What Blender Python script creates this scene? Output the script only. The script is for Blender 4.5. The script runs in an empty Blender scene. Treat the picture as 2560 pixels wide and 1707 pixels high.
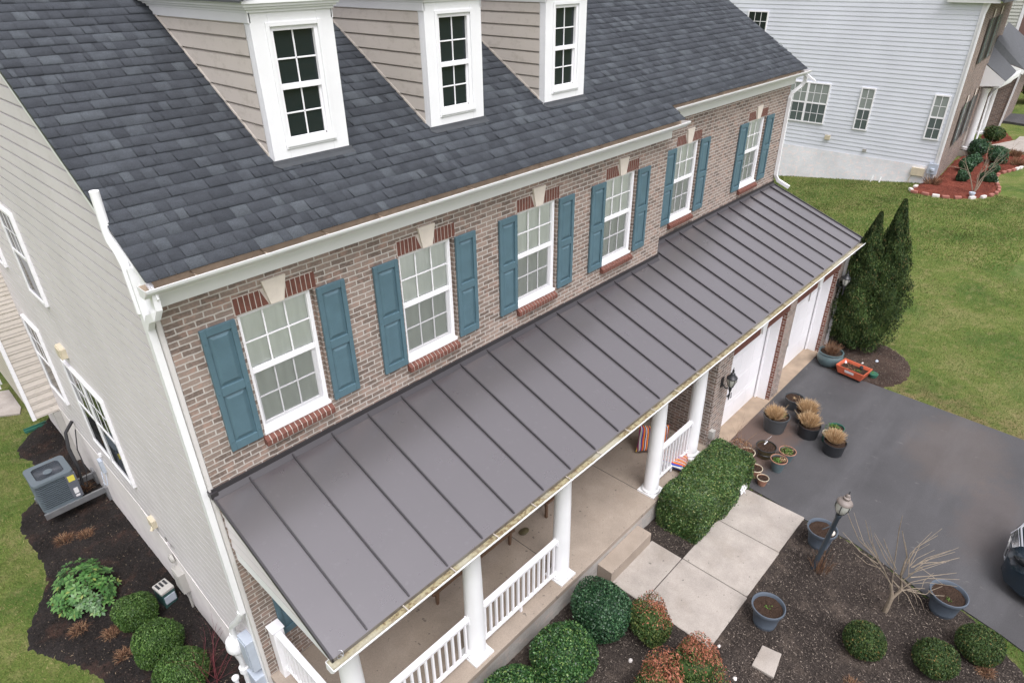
import bpy, math, random
import numpy as np
from mathutils import Vector, Matrix, Euler
R_ = math.radians
random.seed(7); rng = np.random.default_rng(11)
S = bpy.context.scene
COL = S.collection

# ---------------------------------------------------------------- camera
def make_camera():
    y, p, r = R_(46.6723), R_(29.8525), R_(-0.6973)
    F = Vector((math.sin(y)*math.cos(p), math.cos(y)*math.cos(p), -math.sin(p)))
    Rt = Vector((math.cos(y), -math.sin(y), 0)); U = Rt.cross(F)
    R2 = Rt*math.cos(r)+U*math.sin(r); U2 = -Rt*math.sin(r)+U*math.cos(r)
    cd = bpy.data.cameras.new('camera'); cam = bpy.data.objects.new('camera', cd); COL.objects.link(cam)
    m = Matrix((R2, U2, -F)).transposed().to_4x4(); m.translation = Vector((-1.8635, -6.6683, 9.5254))
    cam.matrix_world = m
    cd.sensor_width = 36; cd.lens = 1646.52/2560*36; cd.clip_end = 600; cd.clip_start = .05
    S.camera = cam
make_camera()
# ---------------------------------------------------------------- light
SUN_EL, SUN_AZ = 62, 205        # azimuth measured clockwise from +Y (north); sun stands high in the south behind thin cloud
w = bpy.data.worlds.new("World"); S.world = w; w.use_nodes = True
nt = w.node_tree; nt.nodes.clear()
sky = nt.nodes.new('ShaderNodeTexSky'); sky.sky_type = 'NISHITA'; sky.sun_disc = False
sky.sun_elevation = R_(SUN_EL); sky.sun_rotation = R_(SUN_AZ); sky.dust_density = 5.0; sky.air_density = 2.0; sky.ozone_density = 1.0
hs = nt.nodes.new('ShaderNodeHueSaturation'); hs.inputs['Saturation'].default_value = 0.04
bg = nt.nodes.new('ShaderNodeBackground'); bg.inputs[1].default_value = 0.15
out = nt.nodes.new('ShaderNodeOutputWorld')
tint = nt.nodes.new('ShaderNodeMix'); tint.data_type = 'RGBA'; tint.blend_type = 'MULTIPLY'; tint.inputs[0].default_value = 1; tint.inputs[7].default_value = (1.0, .97, 1.05, 1)
nt.links.new(sky.outputs[0], hs.inputs['Color']); nt.links.new(hs.outputs[0], tint.inputs[6]); nt.links.new(tint.outputs[2], bg.inputs[0]); nt.links.new(bg.outputs[0], out.inputs[0])
sd = bpy.data.lights.new('sun', 'SUN'); sd.energy = 1.1; sd.angle = R_(30); sd.color = (1, .98, .955)
so = bpy.data.objects.new('sun', sd); COL.objects.link(so)
az, el = R_(SUN_AZ), R_(SUN_EL)
sdir = Vector((math.sin(az)*math.cos(el), math.cos(az)*math.cos(el), math.sin(el)))
so.rotation_euler = (-sdir).to_track_quat('-Z', 'Y').to_euler()
S.view_settings.view_transform = 'Standard'; S.view_settings.look = 'None'
S.view_settings.exposure = 0.62; S.view_settings.gamma = 1

# ---------------------------------------------------------------- materials
def mat(name):
    m = bpy.data.materials.new(name); m.use_nodes = True
    n = m.node_tree; b = n.nodes['Principled BSDF']
    return m, n, b
def L(n, a, b): n.links.new(a, b)
def N(n, t, **k):
    o = n.nodes.new(t)
    for a, v in k.items():
        if a.startswith('i_'):
            o.inputs[a[2:].replace('_', ' ')].default_value = v
        else: setattr(o, a, v)
    return o
def ramp(n, stops, interp='LINEAR'):
    r = n.nodes.new('ShaderNodeValToRGB'); e = r.color_ramp.elements; r.color_ramp.interpolation = interp
    while len(e) > 1: e.remove(e[0])
    e[0].position = stops[0][0]; e[0].color = (*stops[0][1], 1)
    for p, c in stops[1:]:
        x = e.new(p); x.color = (*c, 1)
    return r
def mixc(n, a, b, f, mode='MIX'):
    m = n.nodes.new('ShaderNodeMix'); m.data_type = 'RGBA'; m.blend_type = mode
    for s, v in ((m.inputs[6], a), (m.inputs[7], b), (m.inputs[0], f)):
        if hasattr(v, 'is_output'): n.links.new(v, s)
        elif isinstance(v, tuple): s.default_value = (*v, 1)
        else: s.default_value = v
    return m.outputs[2]
def objco(n):
    return N(n, 'ShaderNodeTexCoord').outputs['Object']
def noise(n, scale, detail=3, co=None, rough=.55, stretch=None):
    o = N(n, 'ShaderNodeTexNoise'); o.inputs['Scale'].default_value = scale; o.inputs['Detail'].default_value = detail; o.inputs['Roughness'].default_value = rough
    c = co or objco(n)
    if stretch:
        mp = N(n, 'ShaderNodeMapping'); mp.inputs['Scale'].default_value = stretch; L(n, c, mp.inputs[0]); c = mp.outputs[0]
    L(n, c, o.inputs['Vector']); return o.outputs['Fac']
def bump(n, b, h, strength=.3, dist=.01):
    bp = N(n, 'ShaderNodeBump'); bp.inputs['Strength'].default_value = strength; bp.inputs['Distance'].default_value = dist
    L(n, h, bp.inputs['Height']); L(n, bp.outputs[0], b.inputs['Normal'])
def plain(name, col, rough=.5, var=.12, scale=6, metal=0, spec=.5, bumps=0, detail=4, stretch=None):
    m, n, b = mat(name)
    f = noise(n, scale, detail, stretch=stretch)
    r = ramp(n, [(.25, tuple(c*(1-var) for c in col)), (.75, tuple(min(1, c*(1+var)) for c in col))]); L(n, f, r.inputs[0])
    L(n, r.outputs[0], b.inputs['Base Color']); b.inputs['Roughness'].default_value = rough; b.inputs['Metallic'].default_value = metal
    b.inputs['Specular IOR Level'].default_value = spec
    if bumps: bump(n, b, noise(n, scale*8, 3), bumps, .005)
    return m
M = {}
M['white'] = plain('white_paint', (.80, .81, .81), .38, .03, 3)
M['vinyl_white'] = plain('white_vinyl', (.84, .84, .85), .3, .03, 2)
M['gutter_tan'] = plain('gutter_inside', (.44, .36, .275), .6, .2, 9)
def gutter_moss():
    m, n, b = mat('gutter_debris')
    f = noise(n, 22, 5); g = noise(n, 1.1, 2)
    c = mixc(n, (.36, .32, .19), (.17, .12, .06), ramp_out(n, f, [(.45, (0, 0, 0)), (.62, (1, 1, 1))]))
    c = mixc(n, c, (.42, .40, .30), ramp_out(n, g, [(.5, (0, 0, 0)), (.6, (1, 1, 1))]))
    L(n, c, b.inputs['Base Color']); b.inputs['Roughness'].default_value = .75; bump(n, b, f, .8, .02); return m
def ramp_out(n, f, st):
    r = ramp(n, st); L(n, f, r.inputs[0]); return r.outputs[0]
M['gutter_debris'] = gutter_moss()
def brick(name, c1, c2, mortar, msize=.0085, dark=False):
    m, n, b = mat(name)
    tc = objco(n); sp = N(n, 'ShaderNodeSeparateXYZ'); L(n, tc, sp.inputs[0])
    ge = N(n, 'ShaderNodeNewGeometry'); sn = N(n, 'ShaderNodeSeparateXYZ'); L(n, ge.outputs['True Normal'], sn.inputs[0])
    ab = N(n, 'ShaderNodeMath', operation='ABSOLUTE'); L(n, sn.outputs[0], ab.inputs[0])
    gt = N(n, 'ShaderNodeMath', operation='GREATER_THAN'); L(n, ab.outputs[0], gt.inputs[0]); gt.inputs[1].default_value = .5
    mx = N(n, 'ShaderNodeMix'); mx.data_type = 'FLOAT'; L(n, gt.outputs[0], mx.inputs[0]); L(n, sp.outputs[0], mx.inputs[2]); L(n, sp.outputs[1], mx.inputs[3])
    cb = N(n, 'ShaderNodeCombineXYZ'); L(n, mx.outputs[0], cb.inputs[0]); L(n, sp.outputs[2], cb.inputs[1])
    # slightly crooked courses
    wn = N(n, 'ShaderNodeTexNoise'); wn.inputs['Scale'].default_value = 11; L(n, cb.outputs[0], wn.inputs['Vector'])
    sc = N(n, 'ShaderNodeVectorMath', operation='SCALE'); sb = N(n, 'ShaderNodeVectorMath', operation='SUBTRACT'); sb.inputs[1].default_value = (.5, .5, .5)
    L(n, wn.outputs['Color'], sb.inputs[0]); L(n, sb.outputs[0], sc.inputs[0]); sc.inputs['Scale'].default_value = .017
    ad = N(n, 'ShaderNodeVectorMath', operation='ADD'); L(n, cb.outputs[0], ad.inputs[0]); L(n, sc.outputs[0], ad.inputs[1])
    bt = N(n, 'ShaderNodeTexBrick'); L(n, ad.outputs[0], bt.inputs['Vector'])
    bt.inputs['Scale'].default_value = 1; bt.inputs['Brick Width'].default_value = .213; bt.inputs['Row Height'].default_value = .0722
    bt.inputs['Mortar Size'].default_value = msize; bt.inputs['Mortar Smooth'].default_value = .15; bt.inputs['Bias'].default_value = -.1
    bt.inputs['Color1'].default_value = (*c1, 1); bt.inputs['Color2'].default_value = (*c2, 1); bt.inputs['Mortar'].default_value = (*mortar, 1)
    spk = ramp_out(n, noise(n, 28, 4, cb.outputs[0]), [(.5, (0, 0, 0)), (.7, (1, 1, 1))])
    c = mixc(n, bt.outputs['Color'], tuple(min(1, v*1.45) for v in c2), mul(n, spk, .35))
    pk = ramp_out(n, noise(n, 6.5, 3, cb.outputs[0]), [(.5, (0, 0, 0)), (.66, (1, 1, 1))]); c = mixc(n, c, (c2[0]*1.25, c2[1]*1.05, c2[2]*.98), mul(n, pk, .6))
    big = ramp_out(n, noise(n, .9, 3), [(.3, (.86, .86, .86)), (.7, (1.1, 1.1, 1.1))])
    c = mixc(n, c, big, 1.0, 'MULTIPLY')
    c = mixc(n, c, mortar, mul(n, bt.outputs['Fac'], .9))
    L(n, c, b.inputs['Base Color']); b.inputs['Roughness'].default_value = .88; b.inputs['Specular IOR Level'].default_value = .25
    hn = N(n, 'ShaderNodeMath', operation='MULTIPLY_ADD'); L(n, noise(n, 60, 3), hn.inputs[0]); hn.inputs[1].default_value = .5; L(n, bt.outputs['Fac'], hn.inputs[2])
    bump(n, b, hn.outputs[0], .45, .006)
    return m
def mul(n, a, v):
    o = N(n, 'ShaderNodeMath', operation='MULTIPLY'); L(n, a, o.inputs[0]); o.inputs[1].default_value = v; return o.outputs[0]
M['brick'] = brick('brown_brick', (.155, .121, .102), (.31, .245, .205), (.48, .45, .41), .0082)
M['brick_far'] = brick('far_brick', (.13, .095, .08), (.25, .19, .155), (.36, .33, .30))
M['brick_white'] = brick('whitewashed_brick', (.76, .77, .79), (.80, .81, .83), (.70, .71, .73), .004)
M['brick_base'] = brick('pale_base_brick', (.36, .34, .31), (.44, .42, .385), (.40, .38, .35), .006)
M['brick_red'] = plain('red_brick', (.145, .056, .04), .85, .25, 14, bumps=.3)
M['brick_reveal'] = brick('red_reveal_brick', (.13, .045, .03), (.19, .07, .045), (.42, .37, .33), .008)
M['mortar'] = plain('mortar', (.50, .45, .40), .95, .1, 20)
M['keystone'] = plain('cast_stone', (.66, .60, .52), .8, .06, 12)
def siding(name, col, stain, amt=.5, z0=1.02, e=.18, line=.5):
    m, n, b = mat(name)
    tc = objco(n)
    f = noise(n, 5.5, 8, tc, .75, (1, .8, 1.3)); g = noise(n, .7, 2, tc)
    st = mixc(n, col, stain, mul(n, ramp_out(n, f, [(.52, (0, 0, 0)), (.8, (1, 1, 1))]), amt))
    c = mixc(n, st, ramp_out(n, g, [(.3, (.93, .93, .93)), (.7, (1.03, 1.03, 1.03))]), 1.0, 'MULTIPLY')
    # shadow line of every lap, painted into the colour as a dark stripe
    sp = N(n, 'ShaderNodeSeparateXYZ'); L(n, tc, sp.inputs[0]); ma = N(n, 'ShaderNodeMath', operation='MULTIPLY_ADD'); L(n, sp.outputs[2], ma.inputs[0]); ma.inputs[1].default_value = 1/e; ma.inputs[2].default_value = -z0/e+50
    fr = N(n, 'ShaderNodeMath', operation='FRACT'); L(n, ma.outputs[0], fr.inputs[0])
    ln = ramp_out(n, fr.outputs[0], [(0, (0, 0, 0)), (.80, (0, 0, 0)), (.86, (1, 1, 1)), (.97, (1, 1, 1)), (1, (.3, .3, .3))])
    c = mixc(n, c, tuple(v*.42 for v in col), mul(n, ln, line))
    L(n, c, b.inputs['Base Color']); b.inputs['Roughness'].default_value = .5
    bump(n, b, noise(n, 6, 3, tc, .5, (1, 1, 30)), .12, .004)
    return m
M['cream'] = plain('cream_vinyl', (.62, .60, .575), .5, .05, 3)
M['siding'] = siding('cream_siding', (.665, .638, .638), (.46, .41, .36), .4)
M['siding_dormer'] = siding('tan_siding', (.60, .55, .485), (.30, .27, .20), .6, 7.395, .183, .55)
M['siding_blue'] = siding('pale_blue_siding', (.66, .69, .74), (.55, .58, .63), .3, 0, .18, 0)
M['siding_far'] = siding('sage_siding', (.52, .53, .47), (.4, .4, .34), .3, 0, .18, 0)
def island(name, stops, rough=.6, spec=.3, extra=None, interp='LINEAR', nscale=None, namt=.35, trans=0):
    m, n, b = mat(name)
    ge = N(n, 'ShaderNodeNewGeometry')
    r = ramp(n, stops, interp); L(n, ge.outputs['Random Per Island'], r.inputs[0])
    c = r.outputs[0]
    if nscale:
        v = ramp_out(n, noise(n, nscale, 3), [(.3, (1-namt,)*3), (.7, (1+namt,)*3)])
        c = mixc(n, c, v, 1.0, 'MULTIPLY')
    L(n, c, b.inputs['Base Color']); b.inputs['Roughness'].default_value = rough; b.inputs['Specular IOR Level'].default_value = spec
    if trans:
        tr = N(n, 'ShaderNodeBsdfTranslucent'); L(n, c, tr.inputs[0]); mx = N(n, 'ShaderNodeMixShader'); mx.inputs[0].default_value = trans
        o = n.nodes['Material Output']; L(n, b.outputs[0], mx.inputs[1]); L(n, tr.outputs[0], mx.inputs[2]); L(n, mx.outputs[0], o.inputs[0])
    return m
def shingles():
    m, n, b = mat('asphalt_shingle')
    ge = N(n, 'ShaderNodeNewGeometry')
    r = ramp(n, [(0, (.032, .037, .044)), (.3, (.038, .0435, .051)), (.6, (.045, .0515, .060)), (.85, (.054, .062, .071)), (1, (.068, .078, .087))]); L(n, ge.outputs['Random Per Island'], r.inputs[0])
    gr = ramp_out(n, noise(n, 120, 3, rough=.8), [(.3, (.5, .5, .5)), (.7, (1.55, 1.55, 1.55))])
    c = mixc(n, r.outputs[0], gr, 1.0, 'MULTIPLY')
    g2 = ramp_out(n, noise(n, 9, 4), [(.3, (.84, .84, .84)), (.7, (1.14, 1.14, 1.14))])
    c = mixc(n, c, g2, 1.0, 'MULTIPLY')
    L(n, c, b.inputs['Base Color']); b.inputs['Roughness'].default_value = .82; b.inputs['Specular IOR Level'].default_value = .35
    bump(n, b, noise(n, 260, 2), .5, .004)
    return m
M['shingle'] = shingles()
M['shingle_far'] = plain('grey_shingle', (.075, .08, .085), .85, .2, 8, bumps=.4)
def metalroof():
    m, n, b = mat('bronze_metal_roof')
    f = noise(n, 1.4, 3); g = noise(n, 9, 6, rough=.75)
    c = mixc(n, (.066, .059, .063), (.076, .068, .073), f)
    c = mixc(n, c, (.14, .135, .14), mul(n, ramp_out(n, g, [(.58, (0, 0, 0)), (.8, (1, 1, 1))]), .35))
    L(n, c, b.inputs['Base Color'])
    rr = ramp(n, [(.3, (.27,)*3), (.7, (.34,)*3)]); L(n, noise(n, 3, 4), rr.inputs[0]); L(n, rr.outputs[0], b.inputs['Roughness'])
    b.inputs['Specular IOR Level'].default_value = .6; b.inputs['Metallic'].default_value = .1; b.inputs['Coat Weight'].default_value = 1; b.inputs['Coat Roughness'].default_value = .24; b.inputs['Coat IOR'].default_value = 2.1
    return m
M['metal_roof'] = metalroof()
M['metal_seam'] = plain('bronze_metal_trim', (.034, .031, .034), .42, .06, 5, spec=.5)
M['flashing'] = plain('dark_flashing', (.045, .05, .055), .5, .2, 9)
M['shutter'] = plain('blue_shutter', (.082, .148, .18), .48, .1, 5, bumps=.06)
def glass(name, tint=(1, 1, 1), refl=.12, clear=True, base=(.01, .013, .015)):
    m, n, b = mat(name); o = n.nodes['Material Output']
    gl = N(n, 'ShaderNodeBsdfGlossy'); gl.inputs['Roughness'].default_value = .03
    lw = N(n, 'ShaderNodeFresnel'); lw.inputs[0].default_value = 1.5
    wob = N(n, 'ShaderNodeBump'); wob.inputs['Strength'].default_value = .03; wob.inputs['Distance'].default_value = .05; L(n, noise(n, 2.5, 1), wob.inputs['Height']); L(n, wob.outputs[0], gl.inputs['Normal'])
    if clear:
        t = N(n, 'ShaderNodeBsdfTransparent'); t.inputs[0].default_value = (*tint, 1)
        mx = N(n, 'ShaderNodeMixShader'); L(n, lw.outputs[0], mx.inputs[0]); L(n, t.outputs[0], mx.inputs[1]); L(n, gl.outputs[0], mx.inputs[2])
    else:
        df = N(n, 'ShaderNodeBsdfDiffuse'); df.inputs[0].default_value = (*base, 1)
        mx = N(n, 'ShaderNodeMixShader'); L(n, lw.outputs[0], mx.inputs[0]); L(n, df.outputs[0], mx.inputs[1]); L(n, gl.outputs[0], mx.inputs[2])
    L(n, mx.outputs[0], o.inputs[0]); return m
M['glass'] = glass('window_glass', (.98, 1, .99))
M['glass_dark'] = glass('dark_window_glass', clear=False, base=(.014, .02, .022))
M['glass_grey'] = glass('grey_window_glass', clear=False, base=(.10, .125, .12))
M['glass_pale'] = glass('pale_window_glass', clear=False, base=(.26, .29, .27))
def screen():
    m, n, b = mat('insect_screen'); o = n.nodes['Material Output']
    t = N(n, 'ShaderNodeBsdfTransparent'); d = N(n, 'ShaderNodeBsdfDiffuse'); d.inputs[0].default_value = (.055, .06, .06, 1)
    mx = N(n, 'ShaderNodeMixShader'); mx.inputs[0].default_value = .22; L(n, t.outputs[0], mx.inputs[1]); L(n, d.outputs[0], mx.inputs[2]); L(n, mx.outputs[0], o.inputs[0]); return m
M['screen'] = screen()
M['curtain'] = plain('pale_curtain', (.88, .90, .86), .8, .08, 2.5, stretch=(5, 1, .6))
M['interior'] = plain('dark_room', (.02, .022, .022), .9, .1, 3)
def concrete(name, col, dirt, sc):
    m, n, b = mat(name)
    f = noise(n, sc, 10, rough=.62); g = noise(n, 85, 2); k = noise(n, sc*.45, 5, rough=.6); sp = noise(n, 13, 2, rough=.4)
    c = ramp_out(n, f, [(.3, tuple(v*.84 for v in col)), (.7, tuple(v*1.12 for v in col))])
    c = mixc(n, c, dirt, mul(n, ramp_out(n, k, [(.5, (0, 0, 0)), (.72, (1, 1, 1))]), .5))
    c = mixc(n, c, tuple(v*.35 for v in col), mul(n, ramp_out(n, sp, [(.71, (0, 0, 0)), (.745, (1, 1, 1))]), .75))
    c = mixc(n, c, ramp_out(n, g, [(.3, (.86,)*3), (.7, (1.12,)*3)]), 1.0, 'MULTIPLY')
    L(n, c, b.inputs['Base Color']); b.inputs['Roughness'].default_value = .85; bump(n, b, g, .3, .004); return m
M['concrete'] = concrete('walk_concrete', (.36, .325, .285), (.24, .205, .165), 3.0)
M['porch_floor'] = concrete('porch_concrete', (.335, .28, .225), (.22, .175, .13), 1.6)
M['threshold'] = plain('tan_concrete', (.30, .23, .165), .85, .25, 3, detail=7)
M['foundation'] = plain('white_foundation', (.68, .65, .62), .85, .1, 3, detail=7, bumps=.3)
def asphalt():
    m, n, b = mat('asphalt')
    f = noise(n, .55, 6, rough=.65); g = noise(n, 120, 2); st = noise(n, 1.1, 5, stretch=(.25, 1.3, 1))
    c = ramp_out(n, f, [(.3, (.046, .0455, .047)), (.7, (.070, .069, .071))])
    c = mixc(n, c, (.11, .109, .113), mul(n, ramp_out(n, st, [(.5, (0, 0, 0)), (.75, (1, 1, 1))]), .45))
    c = mixc(n, c, ramp_out(n, g, [(.3, (.62,)*3), (.7, (1.38,)*3)]), 1.0, 'MULTIPLY')
    c = mixc(n, c, (.2, .19, .18), mul(n, ramp_out(n, noise(n, 7, 3, rough=.75, stretch=(1, .5, 1)), [(.66, (0, 0, 0)), (.74, (1, 1, 1))]), .35))
    # rusty clay stains: one by the pots, one ring out on the drive
    tc = objco(n)
    for cx, cy, rx, ry, col, k in ((10.6, -2.55, 1.6, .75, (.12, .075, .055), .75), (13.2, -6.0, 1.5, .95, (.17, .125, .095), .2), (11.3, -7.0, 1.4, .5, (.19, .13, .10), .14)):
        mp = N(n, 'ShaderNodeMapping'); mp.vector_type = 'POINT'; mp.inputs['Location'].default_value = (-cx/rx, -cy/ry, 0); mp.inputs['Scale'].default_value = (1/rx, 1/ry, 0); L(n, tc, mp.inputs[0])
        ln = N(n, 'ShaderNodeVectorMath', operation='LENGTH'); L(n, mp.outputs[0], ln.inputs[0])
        ad = N(n, 'ShaderNodeMath', operation='MULTIPLY_ADD'); L(n, noise(n, 2.2, 6, tc, .7), ad.inputs[0]); ad.inputs[1].default_value = 1.3; L(n, ln.outputs['Value'], ad.inputs[2])
        fac = ramp_out(n, ad.outputs[0], [(.9, (1, 1, 1)), (1.0, (.7, .7, .7)), (1.0001, (.7, .7, .7))])
        rr = ramp(n, [(0, (.8,)*3), (.55, (1,)*3), (.78, (0, 0, 0))]); dv = N(n, 'ShaderNodeMath', operation='MULTIPLY'); L(n, ad.outputs[0], dv.inputs[0]); dv.inputs[1].default_value = .42; L(n, dv.outputs[0], rr.inputs[0])
        c = mixc(n, c, col, mul(n, rr.outputs[0], k))
    L(n, c, b.inputs['Base Color']); b.inputs['Roughness'].default_value = .72; bump(n, b, g, .5, .006); return m
M['asphalt'] = asphalt()
def soil(name, c1, c2, c3, s=1, patch=None):
    m, n, b = mat(name)
    f = noise(n, 45*s, 5, rough=.7); g = noise(n, 1.4, 4)
    c = ramp_out(n, f, [(.3, c1), (.6, c2), (.8, c3)])
    c = mixc(n, c, ramp_out(n, g, [(.3, (.65,)*3), (.7, (1.3,)*3)]), 1.0, 'MULTIPLY')
    if patch:
        pf = ramp_out(n, noise(n, 1.9, 6, rough=.7), [(.52, (0, 0, 0)), (.68, (1, 1, 1))]); pc = mixc(n, tuple(v*.5 for v in patch), patch, ramp_out(n, f, [(.35, (0, 0, 0)), (.7, (1, 1, 1))])); c = mixc(n, c, pc, mul(n, pf, .7))
    L(n, c, b.inputs['Base Color']); b.inputs['Roughness'].default_value = .95; b.inputs['Specular IOR Level'].default_value = .15
    bump(n, b, f, 1.0, .03); return m
M['mulch'] = soil('dark_mulch', (.016, .013, .012), (.066, .054, .046), (.15, .127, .108), 1, (.19, .15, .12))
M['mulch_left'] = soil('black_mulch', (.010, .009, .009), (.030, .026, .024), (.085, .065, .055), 1, (.10, .055, .04))
M['mulch_brown'] = soil('brown_mulch', (.03, .02, .015), (.09, .062, .048), (.2, .15, .12))
M['mulch_red'] = soil('red_mulch', (.10, .025, .015), (.17, .05, .033), (.25, .09, .065), .4)
M['potsoil'] = soil('pot_soil', (.025, .015, .01), (.07, .045, .032), (.16, .11, .08), 1.5)
def grassmat():
    m, n, b = mat('lawn')
    f = noise(n, .55, 5, rough=.6); g = noise(n, 30, 4, rough=.8, stretch=(1, 1, .2)); h = noise(n, .22, 3); k = noise(n, 4, 4)
    c = ramp_out(n, f, [(.32, (.06, .11, .022)), (.5, (.115, .155, .036)), (.68, (.175, .185, .065))])
    c = mixc(n, c, (.30, .235, .125), mul(n, ramp_out(n, k, [(.5, (0, 0, 0)), (.72, (1, 1, 1))]), .4))
    sx = N(n, 'ShaderNodeSeparateXYZ'); L(n, objco(n), sx.inputs[0]); edge = N(n, 'ShaderNodeMapRange'); L(n, sx.outputs[0], edge.inputs[0]); edge.inputs[1].default_value = 14.6; edge.inputs[2].default_value = 16.4; edge.inputs[3].default_value = .62; edge.inputs[4].default_value = 0
    lt = N(n, 'ShaderNodeMath', operation='GREATER_THAN'); L(n, sx.outputs[0], lt.inputs[0]); lt.inputs[1].default_value = 12; e2 = N(n, 'ShaderNodeMath', operation='MULTIPLY'); L(n, edge.outputs[0], e2.inputs[0]); L(n, lt.outputs[0], e2.inputs[1])
    e3 = N(n, 'ShaderNodeMath', operation='MULTIPLY'); L(n, e2.outputs[0], e3.inputs[0]); L(n, ramp_out(n, noise(n, 2.4, 5), [(.38, (0, 0, 0)), (.6, (1, 1, 1))]), e3.inputs[1])
    c = mixc(n, c, (.24, .15, .095), e3.outputs[0])
    c = mixc(n, c, (.055, .11, .03), mul(n, ramp_out(n, h, [(.55, (0, 0, 0)), (.68, (1, 1, 1))]), .6))
    c = mixc(n, c, ramp_out(n, g, [(.3, (.55,)*3), (.7, (1.45,)*3)]), 1.0, 'MULTIPLY')
    L(n, c, b.inputs['Base Color']); b.inputs['Roughness'].default_value = .9; b.inputs['Specular IOR Level'].default_value = .15; bump(n, b, g, .9, .04); return m
M['lawn'] = grassmat()
M['blade'] = island('grass_blades', [(0, (.055, .115, .024)), (.45, (.115, .17, .04)), (.8, (.21, .215, .075)), (1, (.36, .30, .15))], .7, .15, nscale=.7, namt=.35, trans=.25)
M['box_leaf'] = island('holly_leaves', [(0, (.010, .035, .012)), (.45, (.032, .095, .026)), (.85, (.085, .19, .05)), (1, (.19, .26, .07))], .42, .45, trans=.12, nscale=3, namt=.25)
M['box_leaf_cool'] = island('dark_holly_leaves', [(0, (.008, .03, .014)), (.5, (.027, .08, .034)), (.9, (.065, .145, .06)), (1, (.12, .2, .1))], .42, .45, trans=.1, nscale=3, namt=.25)
M['hedge_leaf'] = island('hedge_leaves', [(0, (.014, .04, .010)), (.5, (.052, .115, .03)), (.85, (.12, .20, .055)), (1, (.27, .28, .10))], .42, .45, trans=.12, nscale=2.5, namt=.3)
M['yew_leaf'] = island('yew_needles', [(0, (.014, .035, .010)), (.6, (.045, .085, .022)), (.93, (.09, .125, .035)), (1, (.20, .12, .04))], .6, .3, trans=.1, nscale=4, namt=.3)
M['boxwood_leaf'] = island('boxwood_leaves', [(0, (.018, .05, .010)), (.6, (.06, .125, .025)), (1, (.12, .20, .05))], .5, .35, trans=.12, nscale=3, namt=.3)
M['nandina_green'] = island('nandina_green', [(0, (.02, .055, .014)), (.6, (.07, .12, .03)), (1, (.17, .19, .06))], .5, .3, trans=.15, nscale=3, namt=.3)
M['nandina_red'] = island('nandina_red', [(0, (.13, .055, .025)), (.5, (.33, .12, .065)), (1, (.50, .20, .13))], .5, .3, trans=.15, nscale=4, namt=.3)
M['arb_leaf'] = island('arborvitae_sprays', [(0, (.008, .02, .005)), (.6, (.030, .056, .014)), (.93, (.07, .10, .028)), (1, (.15, .11, .045))], .7, .2, trans=.08, nscale=2.2, namt=.45)
M['rhodo_leaf'] = island('rhododendron_leaves', [(0, (.03, .10, .022)), (.6, (.075, .185, .042)), (.94, (.13, .25, .07)), (1, (.26, .27, .06))], .38, .45, trans=.15)
M['sprout'] = island('green_sprouts', [(0, (.04, .12, .02)), (1, (.17, .30, .06))], .6, .3, trans=.2)
M['straw'] = island('dry_straw', [(0, (.33, .21, .11)), (.6, (.60, .42, .23)), (1, (.78, .62, .40))], .8, .2, trans=.15)
M['dead'] = island('dead_stems', [(0, (.10, .05, .03)), (.6, (.22, .12, .07)), (1, (.36, .24, .14))], .85, .2)
M['chips'] = island('mulch_chips', [(0, (.02, .016, .014)), (.45, (.065, .053, .045)), (.85, (.14, .115, .097)), (1, (.32, .27, .22))], .9, .15)
M['chips_dark'] = island('dark_chips', [(0, (.008, .007, .006)), (.7, (.03, .025, .021)), (.95, (.07, .055, .045)), (1, (.28, .22, .15))], .9, .15)
M['chips_red'] = island('red_chips', [(0, (.10, .02, .013)), (1, (.27, .085, .055))], .9, .15)
M['bark'] = plain('pale_bark', (.25, .205, .15), .8, .3, 14, bumps=.4)
M['bark_brown'] = plain('brown_bark', (.12, .085, .06), .9, .3, 14, bumps=.4)
M['twig_red'] = plain('maroon_twig', (.13, .03, .035), .6, .2, 10)
M['pot_black'] = plain('black_plastic', (.022, .024, .027), .45, .2, 4)
M['pot_grey'] = plain('grey_plastic', (.06, .066, .07), .5, .15, 4)
M['pot_blue'] = plain('slate_blue_plastic', (.082, .103, .128), .5, .1, 4)
M['pot_teal'] = plain('teal_glaze', (.085, .125, .13), .3, .3, 5)
M['pot_terra_blue'] = plain('weathered_blue_clay', (.10, .14, .15), .7, .2, 6)
M['terracotta'] = plain('terracotta_rim', (.33, .17, .11), .8, .2, 8)
M['pot_brown'] = plain('olive_brown_glaze', (.10, .085, .045), .3, .35, 6)
M['orange'] = plain('orange_plastic', (.56, .125, .06), .42, .06, 4)
M['black'] = plain('black_metal', (.022, .024, .027), .4, .2, 6)
M['postblack'] = plain('lamp_post_paint', (.035, .047, .058), .4, .2, 6)
M['lamp_cap'] = plain('weathered_lamp_cap', (.20, .17, .15), .55, .2, 9)
M['frost'] = plain('frosted_lamp_glass', (.42, .43, .38), .3, .08, 5)
M['steel'] = plain('galvanised_steel', (.36, .37, .38), .38, .15, 6, metal=.7)
M['ac_grey'] = plain('condenser_paint', (.10, .125, .14), .45, .06, 4)
M['ac_dark'] = plain('condenser_coil', (.03, .037, .045), .5, .15, 9)
M['ac_post'] = plain('condenser_panel', (.11, .12, .14), .45, .08, 4)
M['yellow'] = plain('yellow_label', (.65, .58, .09), .5, .06, 20)
M['labelw'] = plain('white_label', (.7, .7, .7), .5, .08, 30)
M['beige'] = plain('beige_plastic', (.55, .49, .36), .5, .1, 8)
M['meter_grey'] = plain('meter_box_paint', (.38, .37, .34), .5, .08, 5)
M['meter_blue'] = plain('pale_grey_box', (.42, .47, .53), .45, .06, 5)
M['wood'] = plain('brown_wood', (.13, .075, .045), .5, .25, 6, stretch=(1, 8, 8))
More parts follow.
